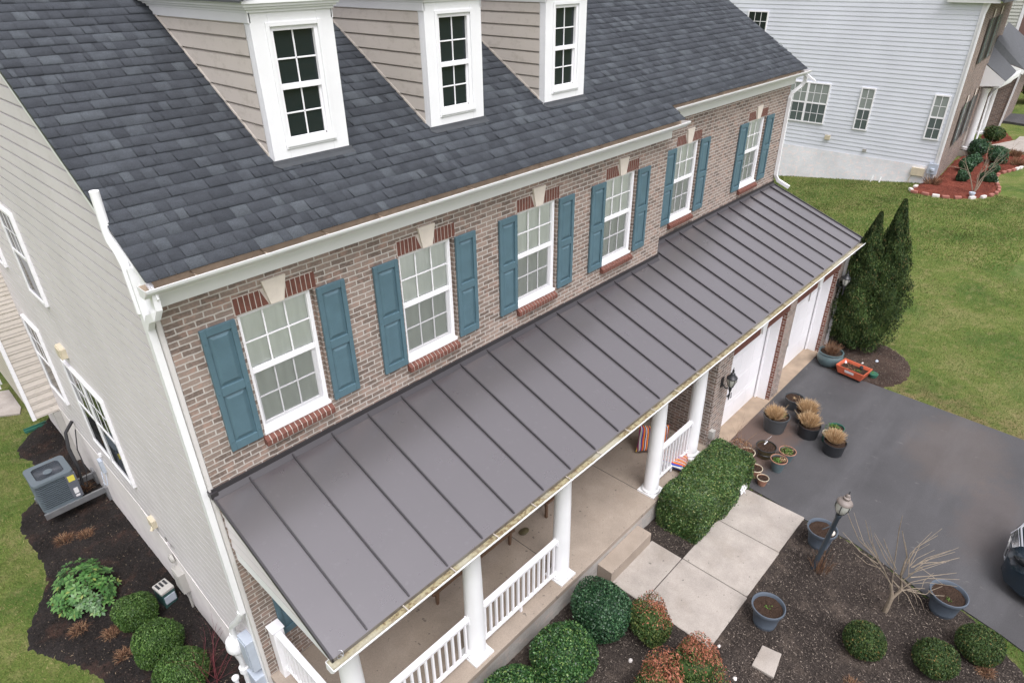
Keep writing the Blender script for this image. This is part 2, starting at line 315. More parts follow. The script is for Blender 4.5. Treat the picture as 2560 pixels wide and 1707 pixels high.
M['stone'] = plain('pale_stone', (.42, .38, .33), .9, .2, 5, bumps=.4)
M['stone_white'] = plain('white_stone', (.62, .58, .54), .9, .15, 9)
M['stone_red'] = plain('red_paver', (.30, .12, .09), .9, .2, 9)
M['pvc'] = plain('white_pvc', (.78, .79, .79), .35, .04, 5)
M['green_plastic'] = plain('green_plastic', (.03, .13, .09), .45, .1, 5)
M['teal_box'] = plain('teal_box', (.03, .075, .07), .4, .15, 8)
M['rubber'] = plain('rubber', (.02, .02, .021), .8, .1, 10)
M['chrome'] = plain('chrome', (.7, .72, .74), .12, .02, 3, metal=1)
M['carpaint'] = plain('dark_blue_car_paint', (.008, .018, .028), .18, .05, 2, spec=.8)
M['carglass'] = glass('car_glass', clear=False, base=(.012, .015, .017))
M['plate'] = plain('licence_plate_base', (.6, .6, .58), .4, .05, 30)
def serape():
    m, n, b = mat('striped_fabric')
    sp = N(n, 'ShaderNodeSeparateXYZ'); L(n, objco(n), sp.inputs[0])
    mu = N(n, 'ShaderNodeMath', operation='MULTIPLY'); L(n, sp.outputs[0], mu.inputs[0]); mu.inputs[1].default_value = 4.2
    fr = N(n, 'ShaderNodeMath', operation='FRACT'); L(n, mu.outputs[0], fr.inputs[0])
    cols = [(.02, .03, .16), (.55, .55, .52), (.5, .03, .02), (.75, .33, .03), (.02, .03, .16), (.5, .04, .05), (.75, .5, .08), (.25, .03, .12), (.6, .6, .55), (.03, .06, .3), (.55, .06, .02), (.72, .28, .02)]
    r = ramp(n, [(i/len(cols), c) for i, c in enumerate(cols)], 'CONSTANT'); L(n, fr.outputs[0], r.inputs[0])
    L(n, r.outputs[0], b.inputs['Base Color']); b.inputs['Roughness'].default_value = .9; bump(n, b, noise(n, 90, 2), .3, .004); return m
M['serape'] = serape()

# ---------------------------------------------------------------- helpers
def tag(o, label=None, cat=None, group=None, kind=None):
    if label: o['label'] = label
    if cat: o['category'] = cat
    if group: o['group'] = group
    if kind: o['kind'] = kind
    return o
def thing(name, label, cat, loc=(0, 0, 0), rz=0, group=None):
    o = bpy.data.objects.new(name, None); COL.objects.link(o); o.empty_display_size = .2
    o.location = loc; o.rotation_euler = (0, 0, rz); return tag(o, label, cat, group)
class MB:
    def __init__(s): s.v = []; s.f = []
    def add(s, vs, fs):
        k = len(s.v); s.v += [tuple(p) for p in vs]; s.f += [tuple(i+k for i in f) for f in fs]; return s
    def box(s, x0, x1, y0, y1, z0, z1, rot=None, at=None):
        vs = [(x, y, z) for z in (z0, z1) for x, y in ((x0, y0), (x1, y0), (x1, y1), (x0, y1))]
        if rot is not None:
            m = Euler(rot).to_matrix(); o = Vector(at or (0, 0, 0)); vs = [tuple(m @ Vector(p) + o) for p in vs]
        return s.add(vs, [(3, 2, 1, 0), (4, 5, 6, 7), (0, 1, 5, 4), (1, 2, 6, 5), (2, 3, 7, 6), (3, 0, 4, 7)])
    def quad(s, *p): return s.add(p, [tuple(range(len(p)))])
    def prism(s, poly, axis, a, b):
        """poly: 2D points; axis x: (y,z), y: (x,z), z: (x,y)"""
        def P(p, t): return {'x': (t, p[0], p[1]), 'y': (p[0], t, p[1]), 'z': (p[0], p[1], t)}[axis]
        n = len(poly); vs = [P(p, a) for p in poly]+[P(p, b) for p in poly]
        return s.add(vs, [tuple(range(n))[::-1], tuple(range(n, 2*n))]+[(i, (i+1) % n, n+(i+1) % n, n+i) for i in range(n)])
    def strip(s, prof, axis, a, b):
        """open profile extruded"""
        def P(p, t): return {'x': (t, p[0], p[1]), 'y': (p[0], t, p[1]), 'z': (p[0], p[1], t)}[axis]
        n = len(prof); vs = [P(p, a) for p in prof]+[P(p, b) for p in prof]
        return s.add(vs, [(i, i+1, n+i+1, n+i) for i in range(n-1)])
    def lathe(s, prof, c=(0, 0, 0), n=28, sx=1, sy=1, cap=True):
        vs = []; fs = []
        for (r, z) in prof:
            for i in range(n):
                t = 2*math.pi*i/n; vs.append((c[0]+r*math.cos(t)*sx, c[1]+r*math.sin(t)*sy, c[2]+z))
        for j in range(len(prof)-1):
            for i in range(n): fs.append((j*n+i, j*n+(i+1) % n, (j+1)*n+(i+1) % n, (j+1)*n+i))
        if cap: fs.append(tuple(range(n))[::-1]); fs.append(tuple((len(prof)-1)*n+i for i in range(n)))
        return s.add(vs, fs)
    def tube(s, pts, r, n=8, square=False, flat=None):
        pts = [Vector(p) for p in pts]; rs = r if isinstance(r, (list, tuple)) else [r]*len(pts)
        vs = []; fs = []
        if square: n = 4
        ref = Vector((0, 0, 1))
        d0 = (pts[1]-pts[0]).normalized()
        if abs(d0.z) > .9: ref = Vector((1, 0, 0))
        for k, p in enumerate(pts):
            a = pts[max(0, k-1)]; b = pts[min(len(pts)-1, k+1)]; d = (b-a).normalized()
            u = d.cross(ref)
            if u.length < 1e-4: u = d.cross(Vector((0, 1, 0)))
            u.normalize(); v = d.cross(u).normalized()
            for i in range(n):
                t = 2*math.pi*(i+(.5 if square else 0))/n
                fx, fy = flat or (1, 1)
                vs.append(tuple(p+u*math.cos(t)*rs[k]*fx+v*math.sin(t)*rs[k]*fy))
        for j in range(len(pts)-1):
            for i in range(n): fs.append((j*n+i, j*n+(i+1) % n, (j+1)*n+(i+1) % n, (j+1)*n+i))
        fs.append(tuple(range(n))[::-1]); fs.append(tuple((len(pts)-1)*n+i for i in range(n)))
        return s.add(vs, fs)
    def build(s, name, m, parent=None, smooth=False, bevel=0, loc=None):
        me = bpy.data.meshes.new(name); me.from_pydata(s.v, [], s.f); me.materials.append(M[m] if isinstance(m, str) else m)
        o = bpy.data.objects.new(name, me); COL.objects.link(o)
        if parent is not None: o.parent = parent
        if loc: o.location = loc
        if smooth:
            me.polygons.foreach_set('use_smooth', [True]*len(me.polygons))
            md = None
            me.update()
            try: me.set_sharp_from_angle(angle=R_(40))
            except Exception: pass
        if bevel:
            b = o.modifiers.new('bevel', 'BEVEL'); b.width = bevel; b.segments = 2; b.limit_method = 'ANGLE'
        return o
def npmesh(name, V, quads, m, parent=None, loc=None):
    me = bpy.data.meshes.new(name); n = len(quads); k = quads.shape[1]
    me.vertices.add(len(V)); me.vertices.foreach_set('co', V.astype(np.float32).ravel())
    me.loops.add(n*k); me.loops.foreach_set('vertex_index', quads.astype(np.int32).ravel())
    me.polygons.add(n); me.polygons.foreach_set('loop_start', np.arange(0, n*k, k, dtype=np.int32)); me.polygons.foreach_set('loop_total', np.full(n, k, dtype=np.int32))
    me.update(calc_edges=True); me.materials.append(M[m])
    o = bpy.data.objects.new(name, me); COL.objects.link(o)
    if parent is not None: o.parent = parent
    if loc is not None: o.location = loc
    return o
def leafquads(P, Nn, size, aspect=.55, jitter=.7, droop=0, upbias=None):
    """diamond leaf faces at P facing roughly Nn"""
    n = len(P)
    Nn = Nn + rng.normal(0, jitter, (n, 3)); Nn /= np.linalg.norm(Nn, axis=1, keepdims=True)+1e-9
    a = rng.normal(0, 1, (n, 3)) if upbias is None else np.tile(np.array(upbias, float), (n, 1))+rng.normal(0, .35, (n, 3))
    a -= (a*Nn).sum(1, keepdims=True)*Nn; a /= np.linalg.norm(a, axis=1, keepdims=True)+1e-9
    b = np.cross(Nn, a)
    s = (size*rng.uniform(.65, 1.3, n))[:, None]
    V = np.stack([P-a*s*.5, P+b*s*aspect*.5-a*s*.05, P+a*s*.5, P-b*s*aspect*.5-a*s*.05], 1).reshape(-1, 3)
    Q = np.arange(4*n).reshape(-1, 4); return V, Q
def lumps(D, k, amp, seed):
    r = np.random.default_rng(seed); C = r.normal(0, 1, (k, 3)); C /= np.linalg.norm(C, axis=1, keepdims=True)
    d = D@C.T; return 1+amp*(np.exp((d-1)*9)*r.uniform(-1, 1, k)).sum(1)
def blob(radius, n, seed, amp=.18, k=26, depth=.22, zmin=-.85, power=.0):
    r = np.random.default_rng(seed); D = r.normal(0, 1, (n, 3)); D /= np.linalg.norm(D, axis=1, keepdims=True)
    D = D[D[:, 2] > zmin]; n = len(D)
    rad = lumps(D, k, amp, seed)*(1-depth*r.random(n)**1.6)
    rad = np.where(r.random(n) > .985, rad*r.uniform(1.0, 1.09, n), rad)
    return D*rad[:, None]*np.array(radius), D
def ico(radius, scale, seed, amp=.18, k=26):
    bm_v = []; bm_f = []
    nu, nv = 20, 12
    for j in range(nv+1):
        for i in range(nu):
            t = 2*math.pi*i/nu; p = math.pi*j/nv; bm_v.append((math.sin(p)*math.cos(t), math.sin(p)*math.sin(t), math.cos(p)))
    D = np.array(bm_v); rad = lumps(D, k, amp, seed)*scale; V = D*rad[:, None]*np.array(radius)
    Q = np.array([(j*nu+i, j*nu+(i+1) % nu, (j+1)*nu+(i+1) % nu, (j+1)*nu+i) for j in range(nv) for i in range(nu)])
    return V, Q
def foliage(name, parts, m, parent, loc=None):
    V = []; Q = []; k = 0
    for v, q in parts: V.append(v); Q.append(q+k); k += len(v)
    return npmesh(name, np.concatenate(V), np.concatenate(Q), m, parent, loc)

# ---------------------------------------------------------------- terrain
def sst(a, b, x):
    t = np.clip((x-a)/(b-a), 0, 1); return t*t*(3-2*t)
def hgt(x, y):
    x = np.asarray(x, float); y = np.asarray(y, float)
    left = -.55*(1-sst(-.5, 1.9, x))
    zn = np.clip(.80-.13*np.maximum(y+.5, 0), -.2, .85)
    return left + sst(17.5, 31, x)*zn
def h1(x, y): return float(hgt(x, y))
def grid(xs, ys, zf, name, m, parent=None):
    X, Y = np.meshgrid(xs, ys); Z = zf(X, Y); V = np.stack([X, Y, Z], -1).reshape(-1, 3); nx = len(xs); ny = len(ys)
    idx = np.arange(nx*ny).reshape(ny, nx); Q = np.stack([idx[:-1, :-1], idx[:-1, 1:], idx[1:, 1:], idx[1:, :-1]], -1).reshape(-1, 4)
    return npmesh(name, V, Q, m, parent)
xs = np.concatenate([np.linspace(-200, -12, 12), np.arange(-11, 62, .4), np.linspace(64, 300, 14)])
ys = np.concatenate([np.linspace(-200, -22, 10), np.arange(-21, 26, .4), np.linspace(28, 300, 14)])
o = grid(xs, ys, lambda X, Y: hgt(X, Y), 'ground', 'lawn'); tag(o, kind='structure')
def sdf(poly, X, Y):
    """distance inside the polygon (positive), negative outside"""
    P = np.array(poly, float); inside = np.zeros(X.shape, bool); dmin = np.full(X.shape, 1e9)
    for i in range(len(P)):
        x0, y0 = P[i]; x1, y1 = P[(i+1) % len(P)]
        dx, dy = x1-x0, y1-y0; t = np.clip(((X-x0)*dx+(Y-y0)*dy)/(dx*dx+dy*dy+1e-12), 0, 1)
        dmin = np.minimum(dmin, np.hypot(X-x0-t*dx, Y-y0-t*dy))
        c = ((y0 > Y) != (y1 > Y)) & (X < (x1-x0)*(Y-y0)/(y1-y0+1e-12)+x0); inside ^= c
    return np.where(inside, dmin, -dmin)
def smoothpoly(p, it=2):
    for _ in range(it):
        q = []
        for i in range(len(p)):
            a, b = p[i], p[(i+1) % len(p)]; q += [(a[0]*.75+b[0]*.25, a[1]*.75+b[1]*.25), (a[0]*.25+b[0]*.75, a[1]*.25+b[1]*.75)]
        p = q
    return p
def bed(name, poly, m, step=.07, height=.05, rough=.02, it=0, hole=None):
    if it: poly = smoothpoly(poly, it)
    P = np.array(poly); x0, y0 = P.min(0)-.1; x1, y1 = P.max(0)+.1
    xs = np.arange(x0, x1, step); ys = np.arange(y0, y1, step); X, Y = np.meshgrid(xs, ys)
    rr = np.random.default_rng(len(poly)+int(abs(x0)*10)); wob = rr.normal(0, 1, X.shape)
    d = sdf(poly, X, Y)+wob*.012
    Z = hgt(X, Y)+np.clip(d, -.06, .12)/.12*height+rr.normal(0, rough*.5, X.shape)*(d > 0)
    if hole is not None: Z = np.where(hole(X, Y), Z-.12, Z)
    V = np.stack([X, Y, Z], -1).reshape(-1, 3); idx = np.arange(X.size).reshape(X.shape)
    keep = (d[:-1, :-1] > -.08) | (d[1:, 1:] > -.08)
    Q = np.stack([idx[:-1, :-1], idx[:-1, 1:], idx[1:, 1:], idx[1:, :-1]], -1)[keep]
    o = npmesh(name, V, Q, m); o.data.polygons.foreach_set('use_smooth', [True]*len(o.data.polygons)); return tag(o, kind='structure')
LEFT_BED = [(-.0, 11.5), (-.55, 11.2), (-.95, 10.7), (-.98, 10.3), (-.83, 9.9), (-.9, 9.3), (-1.15, 8.4), (-1.5, 8.1), (-1.66, 7.6), (-1.61, 6.8), (-1.61, 6.0), (-1.78, 5.5), (-2.07, 5.05), (-2.26, 4.7), (-2.35, 4.3), (-2.16, 3.95), (-1.95, 3.5), (-1.84, 3.3), (-1.74, 3.0), (-1.66, 2.6), (-1.6, 2.0), (-1.5, 0), (-1.4, -2), (.05, -2), (.05, 11.5)]
bed('mulch_bed', LEFT_BED, 'mulch_left')
FRONT_BED = [(-1.4, -2.0), (-1.3, -4), (-.5, -7), (1, -9.5), (7.2, -9.4), (7.75, -8.3), (8.45, -7.55), (8.62, -7.1), (8.5, -6.6), (8.72, -6.0), (8.92, -5.2), (8.9, -4.36), (9.03, -3.0), (9.03, -2.0), (9.0, -1.9), (-.1, -1.9)]
onwalk0 = lambda x, y: ((x > 5.12) & (x < 8.87) & (y > -4.30) & (y < -3.13)) | ((x > 5.12) & (x < 6.35) & (y > -3.14))
bed('mulch_bed', FRONT_BED, 'mulch', .06, .045, .015, 0, onwalk0)
TREE_BED = [(14.72, -2.1), (14.72, -3.9), (15.0, -4.1), (15.5, -4.32), (16.15, -4.3), (16.7, -4.0), (17.1, -3.5), (17.2, -2.9), (17.05, -2.4), (16.6, -1.9), (15.9, -1.6), (15.9, -2.0)]
bed('mulch_bed', TREE_BED, 'mulch_brown', it=1)
NBED = [(30.2, -.1), (30.05, -1.0), (30.2, -1.7), (30.9, -2.6), (31.9, -2.95), (32.8, -2.95), (33.8, -2.65), (34.6, -2.45), (35.6, -2.4), (37.1, -2.9), (38.2, -3.1), (39.6, -3.1), (40.6, -2.6), (40.4, -1.9), (41.1, -1.0), (38.6, -.2), (32, -.6), (31.9, -.05)]
bed('mulch_bed', NBED, 'mulch_red', .12, .06, .04, 1)
NBED2 = [(41.6, -.9), (43.6, -1.6), (44.3, -1.5), (46.9, -.5), (46.5, .3), (43, -.2)]
bed('mulch_bed', NBED2, 'mulch_red', .12, .06, .04, 1)

# driveway, walk
DRIVE = [(9.03, -2.0), (9.03, -3.1), (8.9, -4.36), (8.93, -5.2), (8.72, -6.0), (8.5, -6.7), (8.64, -7.1), (8.5, -7.7), (8.2, -8.6), (7.4, -12), (7.4, -24), (14.6, -24), (14.66, -7.0), (14.82, -2.5), (15.86, -2.4), (15.86, -2.0)]
b_ = MB(); b_.prism(DRIVE, 'z', -.1, .026); tag(b_.build('driveway', 'asphalt'), kind='structure')
tag(MB().box(9.6, 15.5, -2.11, -1.62, -.1, .034).build('garage_threshold', 'threshold'), kind='structure')
tag(MB().box(12.52, 12.53, -2.105, -1.7, .034, .036).build('path_joint', 'black'), kind='structure')
for k, (a, c, d, e) in enumerate([(7.72, 8.9, -4.33, -3.1), (6.40, 7.705, -4.345, -3.1), (5.08, 6.385, -4.36, -3.1), (5.08, 6.385, -3.085, -2.45)]):
    m = MB().box(a, c, d, e, -.06, .066)
    tag(m.build('path', 'concrete', bevel=.012), kind='structure')
tag(MB().box(5.1, 8.88, -4.32, -2.5, -.06, .035).build('path_bed', 'mulch'), kind='structure')
# neighbour drive and walk
tag(MB().prism([(50.0, .2), (51.5, -.2), (52, -3), (49, -8), (44.5, -8), (48.2, -1.6), (48.6, -.2)], 'z', .5, .93).build('driveway', 'asphalt'), kind='structure')
tag(MB().prism([(41.4, -1.0), (43.5, -1.75), (44.6, -1.75), (46.2, -4), (43, -5.2), (40.5, -2.8)], 'z', .5, .9).build('path', 'concrete'), kind='structure')
tag(MB().prism([(-.36, 13.8), (-.37, 12.6), (-.47, 12.3), (-.9, 12.6), (-2.5, 13.6), (-2.5, 15)], 'z', -.7, -.5).build('path', 'concrete'), kind='structure')

# ================================================================= THE HOUSE
house = thing('brick_house', 'large brown brick house with dark shingle roof, three dormers and metal porch roof', 'house')
def halves(mb, xc):
    out_ = []
    for sg in (-1, 1):
        q = MB(); q.v = list(mb.v); q.f = [f for f in mb.f if (sum(mb.v[i][0] for i in f)/len(f)-xc)*sg > 0]
        used = sorted({i for f in q.f for i in f}); mp = {u: k for k, u in enumerate(used)}; q.v = [mb.v[u] for u in used]; q.f = [tuple(mp[i] for i in f) for f in q.f]; out_.append(q)
    return out_
RS, RZ = .614, 7.123                       # roof slope and height at y = 0
def rz(y): return RZ+RS*y
XR, REC, XS = 16.1, .323, 9.72             # right end, recess depth and where the facade steps back
WX = [.763, 3.029, 5.36, 7.69, 10.616, 13.899]; WW = .93; WT, WB = 6.165, 4.555
def wallsheet(mb, x0, x1, z0, z1, y, holes, depth=.12):
    xs = sorted({x0, x1, *[h[0] for h in holes], *[h[1] for h in holes]}); zs = sorted({z0, z1, *[h[2] for h in holes], *[h[3] for h in holes]})
    for a, b in zip(xs, xs[1:]):
        for c, d in zip(zs, zs[1:]):
            cx, cz = (a+b)/2, (c+d)/2
            if any(h[0] < cx < h[1] and h[2] < cz < h[3] for h in holes): continue
            mb.quad((a, y, c), (b, y, c), (b, y, d), (a, y, d))
    for a, b, c, d in holes:
        mb.quad((a, y, c), (a, y, d), (a, y+depth, d), (a, y+depth, c)); mb.quad((b, y, c), (b, y+depth, c), (b, y+depth, d), (b, y, d))
        mb.quad((a, y, c), (a, y+depth, c), (b, y+depth, c), (b, y, c)); mb.quad((a, y, d), (b, y, d), (b, y+depth, d), (a, y+depth, d))
mw = MB()
H = [(x-.0, x+WW+.045, WB, WT) for x in WX]
wallsheet(mw, 0, XS, .3, 6.62, 0, H[:4]); wallsheet(mw, XS, XR, 3.0, 6.82, REC, H[4:])
mw.quad((XS, 0, .3), (XS, REC, .3), (XS, REC, 6.62), (XS, 0, 6.62))
mw.quad((0, 0, .3), (0, 0, 6.62), (0, .05, 6.62), (0, .05, .3))
mw.quad((XR, REC, -1), (XR, 11.3, -1), (XR, 11.3, 6.9), (XR, 5.6, rz(5.6)-.15), (XR, REC, 7.1))
front_wall = mw.build('front_wall', 'brick', house)
# garage block under the porch roof
GX0, GX1, GY = 8.977, 15.86, -2.07
GA, GB, GWD, GT = 9.614, 12.784, 2.681, 2.524
mg = MB()
for a, b_, c, d in ((GX0, GA, 0, 3.15), (GA+GWD, GB, 0, 3.15), (GB+GWD, GX1, 0, 3.15), (GA, GA+GWD, GT, 3.15), (GB, GB+GWD, GT, 3.15)):
    mg.quad((a, GY, c-(.2 if c == 0 else 0)), (b_, GY, c-(.2 if c == 0 else 0)), (b_, GY, d), (a, GY, d))
mg.quad((GX0, GY, -.2), (GX0, GY, 3.15), (GX0, 0, 3.15), (GX0, 0, -.2)); mg.quad((GX1, GY, -.2), (GX1, REC, -.2), (GX1, REC, 3.15), (GX1, GY, 3.15))
mg.prism([(GY, 3.15), (REC, 3.15), (REC, 4.12), (GY, 3.2)], 'x', GX1-.02, GX1)
mg.build('garage_wall', 'brick', house)
for g in (GA, GB):
    MB().quad((g, GY, 0), (g, GY+.1, 0), (g, GY+.1, GT), (g, GY, GT)).build('brick_reveal', 'brick_reveal', house)
    MB().quad((g+GWD, GY, 0), (g+GWD, GY, GT), (g+GWD, GY+.1, GT), (g+GWD, GY+.1, 0)).build('brick_reveal', 'brick_reveal', house)
for g in (GA, GB):                          # garage doors
    j = MB().box(g-.02, g+.05, GY+.1, GY+.42, 0, GT).box(g+GWD-.05, g+GWD+.02, GY+.1, GY+.42, 0, GT).box(g, g+GWD, GY+.005, GY+.42, GT, GT+.02)
    j.box(g+.05, g+.11, GY+.3, GY+.34, .0, GT-.03).box(g+GWD-.11, g+GWD-.05, GY+.3, GY+.34, 0, GT-.03).build('garage_door_frame', 'vinyl_white', house, bevel=.006)
    d = MB()
    for k in range(4):
        z0 = .03+k*.62; d.box(g+.05, g+GWD-.05, GY+.36, GY+.41, z0, z0+.612)
        for q in range(4):
            px = g+.15+q*.62; d.box(px, px+.52, GY+.356, GY+.36, z0+.10, z0+.51)
    gd = d.build('garage_door', 'vinyl_white', house, bevel=.012)
    hx = (10.55 if g == GA else 13.68)
    MB().tube([(hx-.06, GY+.30, .92), (hx-.05, GY+.29, .98), (hx-.05, GY+.30, .84)], .011).tube([(hx+.03, GY+.30, .84), (hx+.06, GY+.29, .86), (hx+.05, GY+.30, .98)], .011).box(hx-.06, hx+.06, GY+.32, GY+.35, .9, .92).build('handle', 'black', gd)
    # soldier course and keystone
    mb = MB(); x = g-.02; kc = g+GWD/2
    while x < g+GWD+.0:
        if abs(x+.03-kc) > .17: mb.box(x, x+.057, GY-.012, GY+.02, GT+.004, GT+.19)
        x += .0675
    for part_ in halves(mb, kc): part_.build('brick_lintel', 'brick_red', house)
    MB().box(g-.03, g+GWD+.04, GY-.004, GY+.01, GT+.0, GT+.195).build('lintel_mortar', 'mortar', house)
    MB().prism([(kc-.08, GT-.01), (kc+.08, GT-.01), (kc+.15, GT+.28), (kc-.15, GT+.28)], 'y', GY-.04, GY+.01).build('keystone', 'white', house)
# keypad / thermometer on the right jamb
MB().box(14.66, 14.72, GY-.012+.36, GY+.35, 2.0, 2.24).box(14.74, 14.8, GY+.35-.01, GY+.35, 1.75, 2.05).build('keypad', 'meter_grey', house)

# upper windows
def window6(x, y, k):
    f = MB(); y0 = y+.035; W = WW
    t = .045
    f.box(x, x+t, y0, y0+.09, WB, WT).box(x+W-t, x+W, y0, y0+.09, WB, WT).box(x+t, x+W-t, y0, y0+.09, WT-t, WT).box(x+t, x+W-t, y0, y0+.09, WB, WB+.05)
    f.box(x-.0, x+.012, y0-.012, y0, WB, WT-.002).box(x+W-.03, x+W+.0, y0-.012, y0, WB, WT-.002)
    mid = (5.36+5.43)/2
    f.box(x+t, x+W-t, y0+.012, y0+.07, mid-.035, mid+.035)
    f.box(x+t, x+t+.03, y0+.03, y0+.07, WB+.05, mid-.035).box(x+W-t-.05, x+W-t, y0+.03, y0+.07, WB+.05, mid-.035).box(x+t+.03, x+W-t-.05, y0+.03, y0+.0699, WB+.0501, WB+.1)
    f.box(x-.01, x+W+.012, y-.02, y0+.02, WB-.03, WB+.012)
    win = f.build('window', 'vinyl_white', house, bevel=.004)
    MB().box(x+W+.0005, x+W+.046, y0+.03, y0+.08, WB-.01, WT+.01).build('brick_return', 'brick', house)
    g = MB(); yy = y0+.062
    g2 = MB()
    for (a, b, c, d, q) in ((x+t, x+W-t, mid+.035, WT-t, 0), (x+t+.03, x+W-t-.05, WB+.1, mid-.035, 1)):
        yy = y0+.04+q*.01
        MB().quad((a, yy, c), (b, yy, c), (b, yy, d), (a, yy, d)).build('pane', 'glass', win)
        for i in (1, 2):
            px = a+(b-a)*i/3; g2.box(px-.009, px+.009, yy-.012, yy-.002, c, d)
        g2.box(a, b, yy-.0115, yy-.0025, (c+d)/2-.009, (c+d)/2+.009)
    g2.build('grille', 'vinyl_white', win)
    sy = y0+.026
    MB().quad((x+t+.002, sy, WB+.06), (x+W-t-.002, sy, WB+.06), (x+W-t-.002, sy, mid-.03), (x+t+.002, sy, mid-.03)).build('insect_screen', 'screen', win)
    # curtain: gathered cloth
    c = MB(); n = 46; r = random.Random(k); ph = [r.uniform(0, 6) for _ in range(4)]
    pts = []
    for i in range(n+1):
        u = i/n; px = x+.03+u*(W-.06)
        pts.append((px, y0+.062+.004*math.sin(u*13+ph[0])+.003*math.sin(u*37+ph[1])))
    for i in range(n):
        (a, ya), (b, yb) = pts[i], pts[i+1]
        c.quad((a, ya, WB), (b, yb, WB), (b, yb, WT), (a, ya, WT))
    c.build('curtain', 'curtain', win, smooth=True)
    MB().box(x-.02, x+W+.04, y+.24, y+.26, WB-.05, WT+.05).build('room_shade', 'interior', win)
def shutter(x0, x1, y, z0=4.545, z1=6.165):
    t = .038; m = MB(); m.box(x0, x1, y-.012-t*.35, y-.012, z0, z1)
    yf = y-.012-t; yb = y-.012-t*.35; st = .062
    m.box(x0, x0+st, yf, yb, z0, z1).box(x1-st, x1, yf, yb, z0, z1)
    za, zb_ = z0+.466*(z1-z0), z0+.537*(z1-z0); zz = [(z0, z0+.11), (za, zb_), (z1-.09, z1)]
    for a, b in zz: m.box(x0+st, x1-st, yf, yb, a, b)
    for a, b in ((z0+.11, za), (zb_, z1-.09)):
        i = .045; X0, X1, A, B = x0+st+.012, x1-st-.012, a+.012, b-.012
        o_ = [(X0, yb, A), (X1, yb, A), (X1, yb, B), (X0, yb, B)]; n_ = [(X0+i, yf+.006, A+i), (X1-i, yf+.006, A+i), (X1-i, yf+.006, B-i), (X0+i, yf+.006, B-i)]
        m.add(o_+n_, [(4, 5, 6, 7), (0, 1, 5, 4), (1, 2, 6, 5), (2, 3, 7, 6), (3, 0, 4, 7)])
    s = m.build('shutter', 'shutter', house, bevel=.005)
    for sx in (x0+.025, x1-.025):
        for z in (z0+.14, (z0+z1)/2, z1-.16): MB().box(sx-.009, sx+.009, yf-.006, yf, z-.009, z+.009).build('screw', 'shutter', s)
for k, x in enumerate(WX):
    y = 0 if k < 4 else REC
    window6(x, y, k)
    shutter(x-.445, x-.045, y); shutter(x+WW+.06, x+WW+.455, y)
    mb = MB(); c = x+.49
    xx = x-.008
    while xx < x+WW+.03:
        top = 6.375; lo, hi = c-.075-.075*(0), c+.075
        ctr = xx+.026
        if abs(ctr-c) > .15: mb.box(xx, xx+.053, y-.006, y+.03, 6.178, top)
        elif abs(ctr-c) > .095:
            s_ = 1 if ctr > c else -1; xi = c+s_*.098
            e = xx+.053 if s_ > 0 else xx
            mb.prism([(xi, 6.178), (e, 6.178), (e, top)] if s_ > 0 else [(e, 6.178), (xi, 6.178), (e, top)], 'y', y-.006, y+.03)
        xx += .0645
    for part_ in halves(mb, c): part_.build('brick_lintel', 'brick_red', house)
    MB().box(x-.02, x+WW+.06, y-.003, y+.01, 6.168, 6.385).build('lintel_mortar', 'mortar', house)
    MB().prism([(c-.085, 6.172), (c+.085, 6.172), (c+.155, 6.475), (c-.145, 6.475)], 'y', y-.035, y+.02).build('keystone', 'keystone', house, bevel=.004)
    sm = MB(); n = 14; w_ = (WW+.06)/n
    for i in range(n):
        a = x-.035+i*w_
        sm.prism([(y-.085, 4.40), (y-.085, 4.475), (y-.005, 4.525), (y+.02, 4.525), (y+.02, 4.40)], 'x', a+.0, a+w_-.013)
    sm.build('brick_sill', 'brick_red', house, bevel=.003)
    MB().prism([(y-.076, 4.405), (y-.076, 4.468), (y-.0, 4.518), (y+.02, 4.518), (y+.02, 4.405)], 'x', x-.03, x+WW+.018).build('sill_mortar', 'mortar', house)
# a first-floor shutter seen under the porch beam
shutter(.30, .66, 0, 1.20, 3.0)

# gable side siding
def laps_x(mb, x, y0, y1, z0, ztop, e=.18, out=.022, sgn=-1):
    """horizontal laps on a wall x = const; ztop(y) the upper outline; y-run split for the slope"""
    z = z0
    zmax = max(ztop(y0), ztop(y1), ztop((y0+y1)/2), ztop(5.6) if y0 < 5.6 < y1 else 0)
    while z < zmax:
        # find run where ztop >= z
        n = 240; ys = [y0+(y1-y0)*i/n for i in range(n+1)]; ok = [ztop(q) > z+.02 for q in ys]
        if any(ok):
            a = ys[ok.index(True)]; b = ys[n-ok[::-1].index(True)]
            z2 = z+e; ok2 = [ztop(q) > z2 for q in ys]
            if any(ok2): a2 = ys[ok2.index(True)]; b2 = ys[n-ok2[::-1].index(True)]
            else: a2 = b2 = (a+b)/2; z2 = min(z2, max(ztop(q) for q in ys))
            xo = x+sgn*out; xi = x+sgn*.003; xm = x+sgn*out*.9
            zq = z+(z2-z)*.84; zr2 = z+(z2-z)*.86; xq = x+sgn*out*.85
            mb.quad((xo, a, z), (xq, a, zq), (xq, b+(b2-b)*.84, zq), (xo, b, z))
            mb.quad((xq, a, zq), (xi, a, zr2), (xi, b+(b2-b)*.9, zr2), (xq, b+(b2-b)*.84, zq))
            mb.quad((xi, a, zr2), (xi, a2, z2), (xi, b2, z2), (xi, b+(b2-b)*.9, zr2))
            mb.quad((xi, a, z), (xo, a, z), (xo, b, z), (xi, b, z))
        z += e
    return mb
def ztop(y): return (rz(y) if y < 5.6 else rz(5.6)-(y-5.6)*RS)-.13
ms = MB()
for a, b, z0 in ((.075, 1.5, .30), (1.5, 2.4, .48), (2.4, 3.4, .66), (3.4, 4.5, .84), (4.5, 11.3, 1.02)):
    laps_x(ms, -.0, a, b, z0, (lambda y, z0=z0: 1.02) if z0 < 1.0 else ztop)
